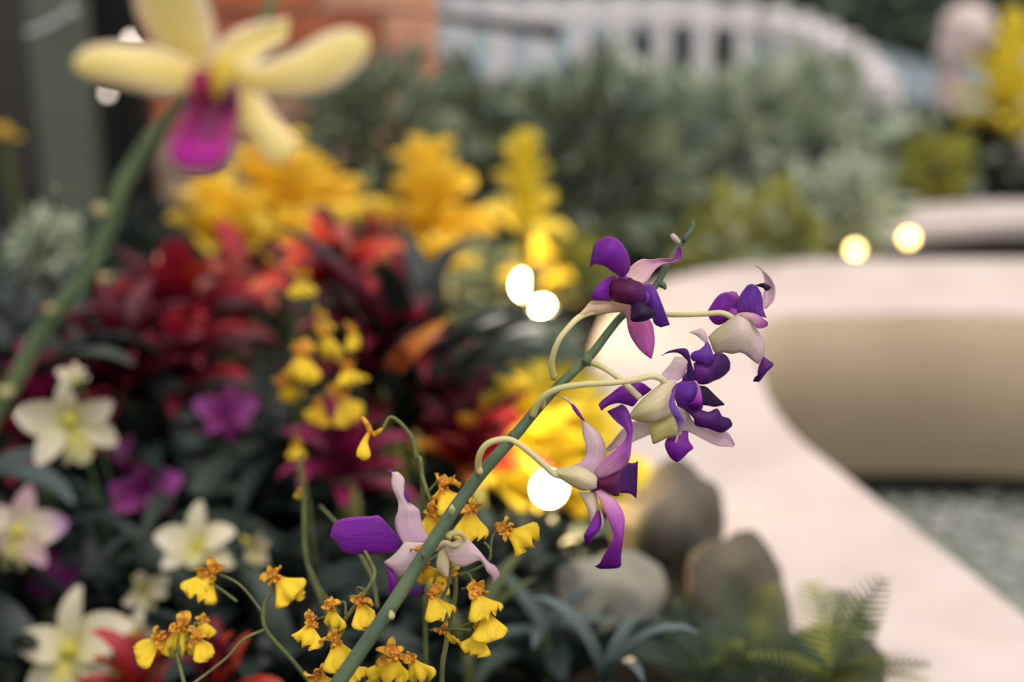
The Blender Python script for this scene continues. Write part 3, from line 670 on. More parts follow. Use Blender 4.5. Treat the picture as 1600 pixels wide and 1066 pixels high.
# bud and scar at the tip
tube('bud', [P(1062, 380, .72), P(1054, 372, .718), P(1050, 367, .717)], [.0012, .0016, .0012], PALE, OS)
tube('bud', [P(1078, 362, .722), P(1083, 352, .722), P(1082, 343, .722)], [.0015, .0012, .0004], STEM, OS)
tube('bract', [P(1028, 442, .716), P(1036, 446, .715), P(1040, 452, .714)], [.0016, .0018, .0006], STEM, OS)
def pedi(pp, r=5, taper=.8, parent=OS, name='flower', seg=30):
    p3 = [P(x, y, d) for x, y, d in pp]; n = len(p3)
    return tube(name, p3, [r*(taper+(1-taper)*abs(2*i/(n-1)-1))*pp[i][2]/FPX for i in range(n)], PEDI, parent, 10, seg)

# flower 1 (topmost)
F = pedi([(866, 590, .70), (862, 566, .696), (872, 534, .692), (890, 510, .694), (908, 494, .698), (935, 484, .70)], 5.6)
D1 = .700
petal('sepal', [(470,612,450,700),(380,595,390,672),(300,588,310,675),(220,583,230,690),(160,585,160,695),(110,640,110,706),(62,692,66,708)], ZA, D1, PEACH, PALE, F, [4,3,2,0,-1,-2,-3], -3)
petal('sepal', [(395,412,520,430),(440,350,560,448),(490,300,600,415),(550,266,630,370),(620,272,660,335),(700,262,715,303),(770,268,790,287),(797,245,830,275),(808,200,853,235),(825,168,838,172)], ZA, D1, PALE2V, VIO, F, [2,3,4,6,8,10,11,11,10,9], 2)
petal('sepal', [(390,640,480,630),(425,700,560,700),(438,780,620,740),(460,850,640,820),(500,915,645,900),(550,975,635,965),(615,1022,622,1026)], ZA, D1, PINKV, LILAC, F, [3,2,1,0,-1,-2,-2], -2)
petal('petal', [(355,390,405,408),(325,368,455,350),(295,340,455,270),(262,318,425,190),(225,308,370,120),(195,305,300,93),(175,312,225,120),(160,325,180,170),(150,336,152,326)], ZA, D1, VIO, LILAC, F, [0,-3,-6,-8,-9,-8,-6,-3,0], -4)
petal('petal', [(350,395,320,575),(300,398,290,576),(255,425,250,580),(210,470,210,578),(178,515,185,572),(160,545,163,560)], ZA, D1, VIO, LILAC, F, [0,-2,-4,-5,-5,-4], -2)
petal('petal', [(545,462,545,590),(625,460,580,610),(665,520,610,650),(695,590,625,690),(720,655,632,740),(740,710,650,765),(762,765,690,785)], ZA, D1, VIOB, LILAC, F, [2,1,0,0,1,2,3], -2)
L_ = petal('lip', [(300,455,300,540),(345,418,340,585),(420,420,410,605),(490,424,480,614),(540,455,545,600),(572,480,585,570)], ZA, D1, MAROON, DEEP, F, [-2,-4,-6,-6,-5,-2], -5)
petal('lip_front', [(510,570,465,612),(560,598,464,680),(610,632,470,736),(650,662,560,740),(660,685,640,708)], ZA, D1, DARK, DEEP, F, [-7,-9,-10,-9,-7], -4)

bead('core', P(*ZA(440, 470), .7045), .0046, MAROON, F)
bead('core', P(*ZA(400, 415), .702), .0026, VIO, F)
bead('core', P(*ZA(560, 560), .702), .0040, VIOB, F)
# flower 2 (farthest along, seen from the side)
F = pedi([(1003, 470, .713), (1014, 487, .716), (1032, 491, .717), (1062, 492, .714), (1098, 491, .71), (1126, 489, .708), (1143, 496, .708), (1148, 505, .709)], 5.2)
D2 = .709
petal('sepal', [(612,78,620,84),(655,100,668,120),(700,140,684,185),(745,200,688,250),(767,265,672,320),(755,350,670,380),(700,412,680,418)], ZB, D2, LILAC, VIO, F, [4,6,8,9,10,9,8], 3)
petal('petal_tip', [(610,232,625,242),(650,218,670,255),(690,218,695,278),(740,250,722,270)], ZB, D2, DARK, DARK, F, [6,4,3,6], -1)
petal('petal', [(395,290,420,325),(425,278,435,345),(460,290,455,375),(485,325,470,400)], ZB, D2, PINKV, VIO, F, [9,8,8,7], -1)
petal('petal', [(232,436,236,470),(262,385,250,505),(300,330,285,540),(345,295,330,548),(400,288,375,525),(445,320,410,495),(470,400,450,465)], ZB, D2, VIO, LILAC, F, [9,8,7,6,6,5,4], -2)
petal('petal', [(475,455,700,490),(463,390,675,420),(485,320,668,350),(515,270,655,290),(545,235,630,250),(575,222,600,226)], ZB, D2, VIOB, LILAC, F, [1,1,2,4,5,6], -5)
petal('lip', [(672,795,650,845),(715,825,635,880),(757,862,628,915),(700,925,628,942),(670,965,605,965),(640,1000,590,997)], ZB, D2, DEEP, VIO, F, [2,1,0,0,1,2], -2)
F2B = petalmat('grey lilac sepal', [(0, (196, 186, 140)), (.35, (212, 198, 182)), (1, (208, 178, 190))], vein=.07)
petal('sepal', [(235,640,270,745),(300,580,300,778),(370,530,360,768),(430,485,425,778),(490,455,480,768),(560,465,520,778),(600,530,555,802),(650,620,590,832),(685,700,620,852),(683,780,637,860)], ZB, D2, F2B, PALE, F, [0,-2,-4,-6,-7,-6,-4,-2,0,2], -6)
petal('sepal_fold', [(480,452,520,505),(560,448,570,520),(630,468,600,550),(680,500,645,578),(712,530,708,555)], ZB, D2, PALE2V, VIO, F, [-8,-9,-9,-8,-7], -1)

bead('core', P(*ZB(560, 480), .712), .0040, LILAC, F)
bead('core', P(*ZB(440, 470), .7125), .0036, VIO, F)
# flower 3 (large, facing away to the side)
F = pedi([(832, 650, .694), (843, 627, .690), (868, 609, .686), (910, 601, .684), (960, 598, .684), (995, 593, .685), (1017, 588, .686), (1033, 592, .688), (1046, 606, .692)], 5.8)
D3 = .694
petal('sepal', [(515,690,520,790),(430,688,430,828),(365,690,360,862),(300,735,290,900),(240,800,225,905),(190,870,180,930),(145,912,150,935)], ZC, D3, LILAC, VIO, F, [6,6,6,7,8,9,10], 2)
petal('sepal', [(720,140,800,150),(690,190,818,200),(650,240,812,260),(610,290,785,310),(620,332,735,347)], ZC, D3, LILAC, VIO, F, [5,4,3,2,0], 1)
petal('sepal', [(760,600,750,760),(830,620,800,778),(880,690,850,780),(980,740,950,830),(1080,770,1050,880),(1160,775,1140,895),(1215,880,1208,895)], ZC, D3, LILAC, VIO, F, [3,4,5,6,7,8,8], 1)
petal('petal', [(85,605,95,612),(140,585,140,630),(195,580,180,665),(228,630,215,695),(236,682,205,705)], ZB, D3, LILAC, VIO, F, [2,1,0,0,0], -1)
petal('petal', [(975,40,992,20),(925,85,1015,60),(870,105,1030,110),(845,140,1042,150),(870,185,1022,192),(950,192,1000,216)], ZC, D3, VIOB, VIO, F, [0,-1,-2,-3,-3,-3], -2)
petal('petal', [(870,200,880,335),(930,178,930,378),(990,200,990,374),(1040,125,1040,350),(1100,116,1090,330),(1150,140,1140,295),(1178,190,1175,255)], ZC, D3, DEEP, LILAC, F, [-1,-1,0,1,2,3,4], -4)
petal('petal', [(920,385,935,550),(985,400,990,555),(1050,465,1050,565),(1132,540,1125,548)], ZC, D3, DARK, DEEP, F, [1,2,3,4], -1)
petal('petal', [(780,575,820,610),(860,590,870,660),(930,588,890,720),(1000,605,990,745),(1070,578,1060,770),(1110,640,1110,780),(1170,660,1160,755),(1195,700,1194,722)], ZC, D3, DEEP, LILAC, F, [-3,-3,-2,-1,0,1,2,3], -3)
petal('petal', [(608,138,611,134),(660,100,670,117),(740,80,745,117),(800,76,800,160),(832,105,822,195),(855,195,815,255),(880,285,800,325),(880,360,735,372)], ZC, D3, DEEP, LILAC, F, [2,0,-2,-4,-4,-3,-2,-2], -2)
petal('lip', [(685,430,740,560),(740,365,790,582),(820,352,850,578),(890,352,912,566),(935,400,948,545)], ZC, D3, VIOB, DEEP, F, [-6,-8,-9,-8,-5], -5)
petal('lip_margin', [(880,345,898,350),(905,410,930,420),(885,490,945,500),(850,535,940,560),(800,560,900,590)], ZC, D3, BRIGHTV, DEEP, F, [-14.5,-14.5,-15,-14.5,-12], -1)
petal('lip', [(705,760,828,765),(665,810,834,845),(632,865,872,905),(645,930,830,945),(680,990,780,997),(722,1022,742,1025)], ZC, D3, VIO, LILAC, F, [2,1,0,0,1,2], -3)
petal('spur', [(488,690,528,862),(560,668,550,874),(620,650,640,832),(700,640,705,815),(770,660,775,800)], ZC, D3, YGREEN, PALE, F, [0,-2,-3,-3,-2], -3)
petal('sepal', [(332,642,362,668),(380,570,420,690),(440,505,500,698),(510,440,560,692),(580,385,620,672),(640,342,680,630),(735,338,695,500)], ZC, D3, CREAM, PALE, F, [-1,-3,-5,-6,-6,-5,-3], -6)
petal('lip_fold', [(700,420,730,400),(675,490,715,500),(668,560,735,570),(695,620,770,630),(720,670,793,680),(740,735,785,725),(728,800,760,790),(718,865,728,868)], ZC, D3, LIPBLUE, PALE, F, [-12,-13,-14,-14,-13,-12,-10,-9], -1)
bead('core', P(*ZC(850, 340), .698), .0046, VIOB, F)
bead('core', P(*ZC(740, 640), .6975), .0052, LILAC, F)
bead('core', P(*ZC(880, 560), .6965), .0042, DEEP, F)
# its half hidden neighbour
F = pedi([(918, 565, .703), (940, 573, .698), (968, 592, .693), (1000, 622, .692)], 5.6)
petal('petal', [(78,545,105,600),(115,505,140,570),(180,455,190,545),(260,395,250,535),(330,375,320,550),(400,362,370,560),(450,365,420,500),(525,420,462,470)], ZC, .700, VIO, LILAC, F, [3,2,1,1,1,1,2,3], -2)

# flower 4 (hanging in front of the glow)
F = pedi([(748, 737, .687), (748, 716, .682), (758, 697, .679), (776, 688, .678), (800, 688, .678), (828, 707, .680), (852, 728, .683), (868, 742, .686), (900, 748, .690)], 5.8)
D4 = .688
petal('sepal', [(105,58,115,62),(150,85,165,78),(190,125,225,138),(232,185,262,205),(246,230,300,235),(250,280,345,275),(266,340,374,335),(262,405,376,400),(225,440,352,452),(150,465,318,505)], ZD, D4, LILAC, VIO, F, [9,8,6,5,4,3,2,2,1,0], -2)
petal('sepal_curl', [(185,112,195,110),(195,140,225,145),(222,175,250,185),(255,205,264,210)], ZD, D4, VIO, LILAC, F, [4,3,2,3], -1)
petal('petal', [(315,505,345,530),(345,440,430,500),(410,380,495,445),(470,330,515,400),(495,285,525,300),(480,245,528,240),(440,212,515,175),(410,182,492,130),(385,152,468,112)], ZD, D4, BRIGHTV, LILAC, F, [0,-3,-6,-8,-9,-9,-7,-5,-2], -2)
petal('petal', [(340,530,345,560),(440,495,430,600),(488,440,500,608),(530,440,522,615),(558,428,550,640)], ZD, D4, DEEP, LILAC, F, [0,3,5,7], -1)
petal('lip', [(330,535,335,575),(400,508,390,605),(470,482,425,622),(452,560,455,622)], ZD, D4, MAROON, DEEP, F, [-3,-4,-4,-2], -3)
petal('petal', [(316,592,352,575),(345,650,420,630),(375,710,465,690),(400,780,484,750),(422,845,478,830),(402,890,472,890),(365,955,463,960),(340,1000,454,1020),(316,1013,345,1028)], ZD, D4, BRIGHTV, LILAC, F, [-1,-4,-7,-8,-8,-7,-5,-3,-1], -2)
petal('sepal', [(225,600,325,595),(260,662,337,675),(284,720,332,735),(288,765,316,778)], ZD, D4, PALE, VIO, F, [1,0,0,1], -2)
petal('sepal_tip', [(328,705,340,703),(298,765,356,758),(260,830,346,812),(258,855,312,850),(266,888,292,890)], ZD, D4, VIO, LILAC, F, [-1,-2,-3,-2,0], -2)
petal('sepal_margin', [(333,678,345,688),(346,702,371,750),(354,770,367,792),(346,804,352,810)], ZD, D4, LILAC, VIO, F, [-3,-4,-4,-3], -1)
petal('ovary', [(75,478,90,502),(150,460,160,550),(230,455,240,592),(300,488,290,592),(332,518,328,578)], ZD, D4, CREAM, PALE, F, [-1,-3,-5,-5,-4], -5)

bead('core', P(*ZD(330, 560), .690), .0046, DEEP, F)
# flower 5 (behind the stem, lower left)
F = pedi([(700, 842, .688), (703, 835, .69), (717, 833, .695), (726, 841, .70), (721, 849, .702), (706, 852, .70), (696, 849, .706), (680, 858, .712)], 5.0)
D5 = .705
petal('sepal', [(512,92,520,102),(530,66,548,95),(543,110,590,85),(540,170,640,140),(560,240,640,220),(590,310,690,320),(590,380,750,370),(565,450,765,440),(580,540,800,540),(640,640,855,610)], ZE, D5, LILAC, VIO, F, [8,7,5,4,3,3,2,2,1,0], -2)
petal('sepal_curl', [(635,215,645,222),(640,270,676,280),(668,312,694,328)], ZE, D5, VIO, LILAC, F, [1,1,1], -1)
petal('petal', [(75,570,80,580),(105,475,120,620),(170,440,175,685),(290,423,270,710),(380,420,380,707),(450,418,460,704),(530,505,540,697),(610,600,610,675)], ZE, D5, VIO, LILAC, F, [4,3,1,-1,-2,-2,-1,0], -3)
petal('sepal', [(640,615,860,620),(580,690,810,700),(530,735,740,780),(485,772,690,835),(540,822,640,865),(572,852,600,885)], ZE, D5, LILAC, VIO, F, [-1,-1,0,1,2,3], -3)
petal('petal', [(495,785,520,800),(512,850,562,850),(520,920,584,910),(520,990,572,960),(520,1040,545,1030)], ZE, D5, VIO, LILAC, F, [3,2,2,3,4], -2)
petal('sepal', [(945,650,985,760),(1000,620,1020,790),(1090,583,1085,805),(1150,620,1150,780),(1215,690,1215,757),(1275,765,1262,842),(1330,800,1300,880),(1362,860,1310,920),(1345,890,1302,935)], ZE, D5, LILAC, PINKV, F, [0,-2,-4,-5,-4,-2,0,2,3], -2)
petal('lip', [(900,690,960,650),(880,770,976,740),(890,830,980,800),(940,880,975,887)], ZE, D5, CREAM, PALE, F, [2,1,1,2], -3)
petal('throat', [(678,692,685,662),(740,648,745,692),(800,632,795,668)], ZE, D5, ORNG, ORNG, F, [-4,-5,-4], -1)
petal('petal', [(655,985,690,1010),(720,955,725,1035),(785,940,790,1012)], ZE, D5, DEEP, VIO, F, [5,4,5], -1)

# ================================================================== THE YELLOW ORCHID (upper left, nearer than focus)
ZY = Z(0, 0, 2.581); YK = .94; DY = .472*YK
ys = [(-150, 1000, .52, 12), (-90, 810, .515, 12), (-30, 690, .51, 12), (16, 609, .505, 12.5), (54, 537, .50, 13), (92, 483, .496, 13), (130, 436, .492, 13), (163, 366, .488, 13), (188, 296, .484, 13), (207, 262, .482, 12), (234, 220, .480, 12), (263, 184, .479, 11), (296, 150, .479, 10), (345, 100, .482, 8), (395, 52, .484, 7.5), (425, 5, .486, 7), (470, -90, .49, 6)]
pts = [P(x, y, d*YK) for x, y, d, r in ys]; rad = [r*d*YK/FPX for x, y, d, r in ys]
f1 = Vector((pts[0].x-.05, pts[0].y+.05, SOIL))
pts = [f1-Vector((0, 0, .01)), f1.lerp(pts[0], .5)] + pts; rad = [.004, .0035]+rad
OY = thing('yellow_orchid', f1, 'large soft yellow orchid with a magenta lip on an arching green stem', 'orchid')
tube('stem', pts, rad, mat('mossy orchid stem', (92, 112, 72), (74, 94, 62), 60, .5, .3), OY, 12, 80)
for q in ((158, 328, .484, 14), (163, 434, .487, 10), (78, 483, .492, 8), (8, 612, .50, 12)): node(q[0], q[1], q[2]*YK, q[3], OY, BRACT, (1.3, 1, .8))
F = tube('flower', [P(300, 146, .478*YK), P(318, 128, .474*YK), P(336, 118, .470*YK)], [.003, .004, .004], PEDI, OY, 8, 8)
petal('sepal', [(690,-150,720,-150),(580,-90,800,-90),(540,0,835,0),(565,90,862,90),(620,170,872,180),(720,260,840,290)], ZY, DY, YCRM, YCRM, F, [-16,-14,-10,-6,-3,0], -3)
petal('petal', [(298,238,303,285),(345,193,380,327),(430,173,470,347),(520,178,560,367),(640,188,650,387),(740,230,750,377),(820,260,820,340)], ZY, DY, YCRM, YCRM, F, [-8,-8,-8,-7,-5,-2,0], -4)
petal('petal', [(1168,70,1155,158),(1060,86,1065,217),(970,108,1020,264),(890,168,960,290),(840,240,880,310)], ZY, DY, YCRM, YCRM, F, [12,9,6,4,1], 3)
petal('petal', [(1482,140,1494,200),(1400,113,1442,282),(1300,138,1342,357),(1190,203,1200,387),(1060,253,1060,382),(910,250,930,375)], ZY, DY, YCRM, YCRM, F, [-8,-8,-7,-6,-3,0], -4)
petal('sepal', [(1188,600,1150,657),(1197,565,1073,642),(1125,488,1020,572),(1082,418,958,532),(1042,368,938,460),(940,330,880,400)], ZY, DY, YCRM, YCRM, F, [-9,-8,-6,-4,-2,0], -3)
petal('lip', [(790,310,945,330),(765,400,972,420),(730,480,942,500),(690,560,932,580),(680,612,917,632),(700,658,872,672),(750,692,830,694)], ZY, DY, MAGLIP, MAGLIP, F, [-6,-8,-11,-14,-15,-15,-14], -5)
petal('lip_lobe', [(764,300,764,400),(800,270,812,398),(846,296,840,372)], ZY, DY, MAGLOBE, MAGLOBE, F, [-12,-14,-12], -2)
petal('lip_lobe', [(905,350,900,400),(935,342,945,440),(968,365,962,440)], ZY, DY, MAROON, MAGLOBE, F, [-14,-15,-12], -2)
petal('column', [(835,262,838,345),(880,235,872,402),(930,240,905,385),(975,280,935,330)], ZY, DY, petalmat('golden column', [(0, (214, 150, 60)), (.5, (216, 190, 70)), (1, (220, 200, 84))]), YCRM, F, [-10,-13,-13,-10], -3)

# ================================================================== SMALL YELLOW SPRAYS
OLIP = [strap_mesh('lip', .0165, .024, ONC_L, c_, -.16, 'fan', 8, 10, tw_, None, .15) for c_, tw_ in ((.5, 0), (1.0, .5), (.3, -.6), (-.5, .2))]
OTEP = [strap_mesh('tepal', .0078, .0042, ONC_T, .6, .25, 'oval', 8, 4, .6, None, .16), strap_mesh('tepal', .0085, .0056, ONC_T, 1.2, .3, 'blunt', 8, 4, -.8, None, .2), strap_mesh('tepal', .007, .005, ONC_T, -.8, .2, 'oval', 8, 4, .3, None, .2)]
def onc_callus():
    vs, fs = [], []
    for (cx, cy, cz, r) in ((0, 0, 0, .0022), (.0022, .0018, .0012, .0014), (.0022, -.0018, .0012, .0014), (-.0012, 0, .0018, .0015)):
        g = tube_geo([Vector((cx, cy, cz-r)), Vector((cx, cy, cz)), Vector((cx, cy, cz+r))], [r*.3, r, r*.35], 6, 4); q = len(vs); vs += g[0]; fs += [tuple(i+q for i in f) for f in g[1]]
    me = bpy.data.meshes.new('flower'); me.from_pydata(vs, [], fs); me.materials.append(ONC_C); me.polygons.foreach_set('use_smooth', [True]*len(me.polygons)); me.update(); return me
OCAL = onc_callus()
def face_matrix(p, yaw, pitch, roll, s):
    """flower frame: local +Z faces the viewer turned by yaw/pitch, local +X hangs down on screen turned by roll"""
    z = (-FWD + RT*math.sin(yaw) + UP*math.sin(pitch)).normalized(); x = (-UP - z*(-UP).dot(z)).normalized()
    x = Quaternion(z, roll) @ x; y = z.cross(x)
    M = Matrix((x, y, z)).transposed().to_4x4(); return Matrix.Translation(p) @ M @ Matrix.Scale(s, 4)
def oncidium(parent, px, py, spx, d, yaw=0, pitch=0, roll=0, join=None):
    """px,py is the middle of the flower, spx its height in pixels"""
    p = P(px, py, d); s = 1.12*spx*d/FPX/.0255
    c = P(px, py-spx*.18, d)
    M = face_matrix(c-WO[parent.name], yaw+random.uniform(-.4, .4), pitch+random.uniform(-.3, .7), roll+random.uniform(-.3, .3), s)
    fl = inst('flower', OCAL, parent, M)
    inst('lip', random.choice(OLIP), fl, RM(random.uniform(-.15, .15), random.uniform(-.3, .3), (.001, 0, 0)), (.00025, 0))
    for az in (1.15, 2.2, 3.14, -2.2, -1.15): inst('tepal', random.choice(OTEP), fl, RM(az+random.uniform(-.35, .35), random.uniform(-.2, 1.0), (0, 0, .0004), random.uniform(.65, 1.25), random.uniform(-.8, .8)), (.0002, 0))
    if join:
        j = P(*join); m_ = c.lerp(j, .5)+Vector((random.uniform(-.004, .004), .002, .004))
        tube('pedicel', [j, m_, c+FWD*.003], [.0008, .0006, .0007], ONC_S, parent, 6, 10)
def spray(label, stempx, flowers, branches=(), r=1.4, group='small yellow oncidium sprays'):
    p3 = [P(*q) for q in stempx]; ft = Vector((p3[0].x, p3[0].y+.05, SOIL))
    t = thing('oncidium_spray', ft, label, 'orchid', group)
    pts = [ft-Vector((0, 0, .01)), ft.lerp(p3[0], .5)] + p3
    tube('stem', pts, [.0016, .0015]+[.0014-.0006*i/len(p3) for i in range(len(p3))], ONC_S, t, 7, len(pts)*6)
    for b in branches: tube('branch', [P(*q) for q in b], .0008, ONC_S, t, 6, len(b)*6)
    for fl in flowers: oncidium(t, *fl)
    return t
spray('sharpest little yellow orchid spray twining behind the slanting green stem', [(690, 1090, .735), (698, 1000, .735), (712, 920, .732), (700, 850, .735), (668, 770, .74), (655, 725, .745), (642, 680, .75), (612, 652, .752)],
      [(690, 772, 66, .735, .3, .2, .3, (668, 770, .74)), (676, 808, 60, .728, -.2, -.2, .1, (690, 820, .736)), (735, 806, 66, .722, 1.2, .2, -.25, (712, 850, .734)), (792, 842, 62, .71, -.9, .5, 1.1, (766, 872, .715)),
       (742, 936, 62, .70, .2, .5, .2, (720, 900, .72)), (758, 968, 62, .70, .1, 1.0, .15, (722, 920, .73)), (752, 996, 52, .70, -.5, .3, -.4, (712, 985, .73)), (674, 938, 58, .712, .9, .1, -.15, (700, 890, .728)), (692, 992, 44, .715, -1.2, -.2, .1, (700, 960, .732)), (662, 892, 52, .72, 0, -.3, .4, (700, 870, .733)), (700, 905, 40, .722, .3, -.4, -.6, (704, 880, .733)), (712, 870, 40, .73, .3, -.4, -.6, (704, 850, .733))],
      [[(704, 900, .73), (735, 893, .722), (762, 878, .715), (766, 860, .712), (757, 848, .71)], [(697, 862, .735), (705, 885, .71), (700, 915, .708), (690, 935, .71)], [(672, 985, .718), (700, 983, .712), (735, 985, .705)]])
# the single hanging bud flower of that spray's tip
hb = thing('oncidium_bud', foot(P(612, 652, .752)), 'single golden bud hanging from a bent thread above the purple petals', 'orchid')
q = [P(660, 760, .746), P(650, 715, .747), (P(640, 678, .748)), P(612, 652, .748), P(596, 672, .748), P(578, 677, .748)]
ft = foot(P(660, 900, .79)); tube('stem', [ft, ft.lerp(q[0], .6)]+q, [.0014, .0013, .0012, .0011, .001, .001, .0008, .0007], ONC_S, hb, 7, 50)
tube('bud', [P(577, 676, .748), P(570, 690, .747), P(568, 705, .746), P(568, 714, .746), P(567, 719, .746)], [.0012, .0018, .0036, .0035, .0012], ONC_L, hb, 10, 16)
tube('sepal', [P(580, 678, .748), P(574, 664, .747), P(566, 652, .746)], [.0014, .0016, .001], ONC_T, hb, 8, 10)
tube('sepal', [P(582, 680, .748), P(590, 676, .747), P(597, 670, .746)], [.0013, .0014, .0008], ONC_T, hb, 8, 10)
spray('yellow orchid spray running along the bottom edge left of the slanting stem', [(600, 1150, .70), (560, 1085, .70), (528, 1030, .70), (530, 985, .695), (560, 940, .69), (585, 900, .69), (575, 870, .70), (560, 845, .71)],
      [(562, 950, 54, .69, .3, .3, .2, (575, 925, .69)), (518, 958, 48, .695, -.4, .2, -.2, (540, 962, .692)), (486, 982, 52, .70, .6, .2, -.3, (525, 985, .696)), (524, 1012, 62, .695, 0, .6, .25, (528, 1000, .697)), (612, 1036, 74, .69, .2, -.2, -.1, (575, 1090, .70)), (642, 1040, 56, .695, -.6, .2, .4, (600, 1090, .70)), (497, 1062, 56, .70, .3, -.1, .1, (545, 1070, .70)), (545, 1046, 40, .70, 0, 0, .4, (545, 1070, .70)), (585, 1062, 44, .70, .4, 0, -.4, (575, 1090, .70))])
spray('yellow orchid spray on a zigzag grey stem right of the white orchids', [(560, 1150, .76), (500, 1085, .76), (455, 1030, .755), (416, 985, .75), (412, 950, .75), (424, 925, .75)],
      [(432, 914, 62, .75, -.5, .3, .7, (416, 940, .75)), (452, 925, 34, .75, .2, .6, 1.2, (424, 925, .75)), (330, 906, 62, .77, .7, .2, -.5, (412, 960, .752)), (318, 922, 40, .77, .2, .8, -1.0, (370, 940, .76))],
      [[(416, 983, .75), (380, 1000, .745), (352, 1030, .74), (300, 1070, .735)]])
spray('yellow orchid cluster in front of the white orchids near the bottom', [(300, 1150, .74), (290, 1080, .745), (275, 1020, .75)],
      [(280, 990, 66, .75, .2, .1, .3, (275, 1020, .75)), (250, 1010, 62, .75, -.5, .5, -.6, (275, 1030, .75)), (306, 1006, 50, .752, .6, .2, .5, (280, 1025, .75)), (318, 975, 36, .76, .3, 0, 0, (290, 1005, .75))])
spray('blurred yellow orchid spray between the crimson and dark red bromeliads', [(490, 870, 1.14), (478, 780, 1.12), (462, 690, 1.12), (468, 620, 1.1), (490, 560, 1.09), (515, 520, 1.08)],
      [(472, 562, 66, 1.09, .1, .5, -.2, (485, 575, 1.09)), (508, 528, 58, 1.08, -.3, -.2, .2, (500, 545, 1.08)), (546, 524, 40, 1.08, .5, .5, .8, (515, 520, 1.08)), (540, 582, 54, 1.09, .6, .2, .3, (495, 565, 1.09)), (530, 630, 62, 1.1, .2, .3, .5, (470, 630, 1.104)), (500, 640, 48, 1.1, -.4, -.2, -.3, (470, 640, 1.104)), (442, 606, 50, 1.1, -.8, -.3, 0, (467, 630, 1.104)), (462, 700, 30, 1.12, 0, 0, 0, (464, 690, 1.12)), (470, 440, 46, 1.2, .2, 0, .2, (512, 522, 1.08)), (500, 500, 40, 1.12, .2, -.2, .2, (512, 522, 1.08))])
spray('thin dull flower stems crossing the dark gap in the middle of the bed', [(520, 1000, .86), (480, 880, .86), (474, 780, .86), (470, 710, .86)], [(470, 770, 20, .86, 0, 0, 0, (476, 790, .86))],
      [[(480, 880, .86), (500, 920, .85), (530, 960, .84)], [(500, 790, .84), (545, 840, .83), (580, 900, .82), (590, 950, .81)]])

# ================================================================== WHITE AND MAUVE ORCHIDS (blurred, behind the focus)
def orchid_kit(key, st_sep, st_pet, st_lip, edge=None):
    ms = petalmat('sepal '+key, st_sep, vein=.08, var=.06, edge=edge); mp = petalmat('petal '+key, st_pet, vein=.08, var=.06, edge=edge); ml = petalmat('lip '+key, st_lip, vein=.1, var=.06)
    mc = mat('column '+key, tuple(int(x) for x in st_lip[0][1]), None, 50, .5, bump=0)
    g = tube_geo([Vector((-.004, 0, -.014)), Vector((-.002, 0, -.007)), Vector((0, 0, 0)), Vector((.001, 0, .005))], [.0015, .003, .0042, .0024], 8, 9)
    me = bpy.data.meshes.new('flower'); me.from_pydata(g[0], [], g[1]); me.materials.append(mc); me.polygons.foreach_set('use_smooth', [True]*len(me.polygons)); me.update()
    return dict(col=me, sep=strap_mesh('sepal', .025, .013, ms, .45, .15, 'oval', 8, 4), pet=strap_mesh('petal', .025, .019, mp, .4, .12, 'oval', 8, 4), lip=strap_mesh('lip', .02, .015, ml, 1.0, .45, 'fan', 8, 4))
KIT = {'white': orchid_kit('white', [(0, (186, 182, 112)), (.35, (204, 198, 164)), (1, (212, 204, 184))], [(0, (196, 190, 128)), (.35, (210, 204, 170)), (1, (218, 208, 190))], [(0, (178, 172, 64)), (.5, (200, 192, 112)), (1, (212, 206, 166))]),
       'mauve': orchid_kit('mauve', [(0, (140, 40, 120)), (1, (160, 70, 150))], [(0, (130, 36, 120)), (1, (170, 84, 164))], [(0, (90, 14, 76)), (1, (110, 20, 96))], (196, 120, 180)),
       'plum': orchid_kit('plum', [(0, (80, 20, 76)), (1, (104, 30, 92))], [(0, (84, 20, 80)), (1, (100, 26, 92))], [(0, (70, 12, 60)), (1, (84, 16, 76))]),
       'blush': orchid_kit('blush', [(0, (186, 172, 136)), (1, (186, 146, 170))], [(0, (206, 198, 160)), (.6, (206, 190, 180)), (1, (156, 104, 172))], [(0, (184, 174, 74)), (1, (210, 202, 150))])}
def orchid(label, px, py, d, spx, kit, yaw=0, pitch=.1, roll=0, el=.25, petals=(1, 1), sepals=(1, 1, 1), group='blurred orchids in the bed', lip=True):
    d = .72+(d-.72)*3; p = P(px, py, d); t = thing('orchid_flower', Vector((p.x, p.y+.05, SOIL)), label, 'orchid', group); K = KIT[kit]; s = spx*d/FPX/.048
    M = face_matrix(p-WO[t.name], yaw, pitch, roll, s); fl = inst('flower', K['col'], t, M)
    J = lambda a, e, l: RM(a+random.uniform(-.22, .22), e+random.uniform(-.3, .35), l, random.uniform(.8, 1.12), random.uniform(-.4, .4))
    if sepals[0]: inst('sepal', K['sep'], fl, J(math.pi, el, (-.002, 0, -.001)))
    if sepals[1]: inst('sepal', K['sep'], fl, J(.85, el, (.001, .002, -.001)))
    if sepals[2]: inst('sepal', K['sep'], fl, J(-.85, el, (.001, -.002, -.001)))
    if petals[0]: inst('petal', K['pet'], fl, J(1.95, el+.05, (0, .002, 0)))
    if petals[1]: inst('petal', K['pet'], fl, J(-1.95, el+.05, (0, -.002, 0)))
    if lip: inst('lip', K['lip'], fl, J(0, .55, (.002, 0, .001)))
    z = (M.to_3x3() @ Vector((-.3, 0, -1))).normalized(); b0 = p+z*.012*s
    tube('stem', [WO[t.name]-Vector((0, 0, .01)), WO[t.name].lerp(b0, .5)+Vector((.01, .02, 0)), b0+Vector((0, .02, -.02)), b0], [.0022, .002, .0016, .0012], STEM, t, 7, 24)
    return t
orchid('tall white orchid flower in front of the red bromeliad', 108, 655, .86, 150, 'white', .5, -.1, .15, .35)
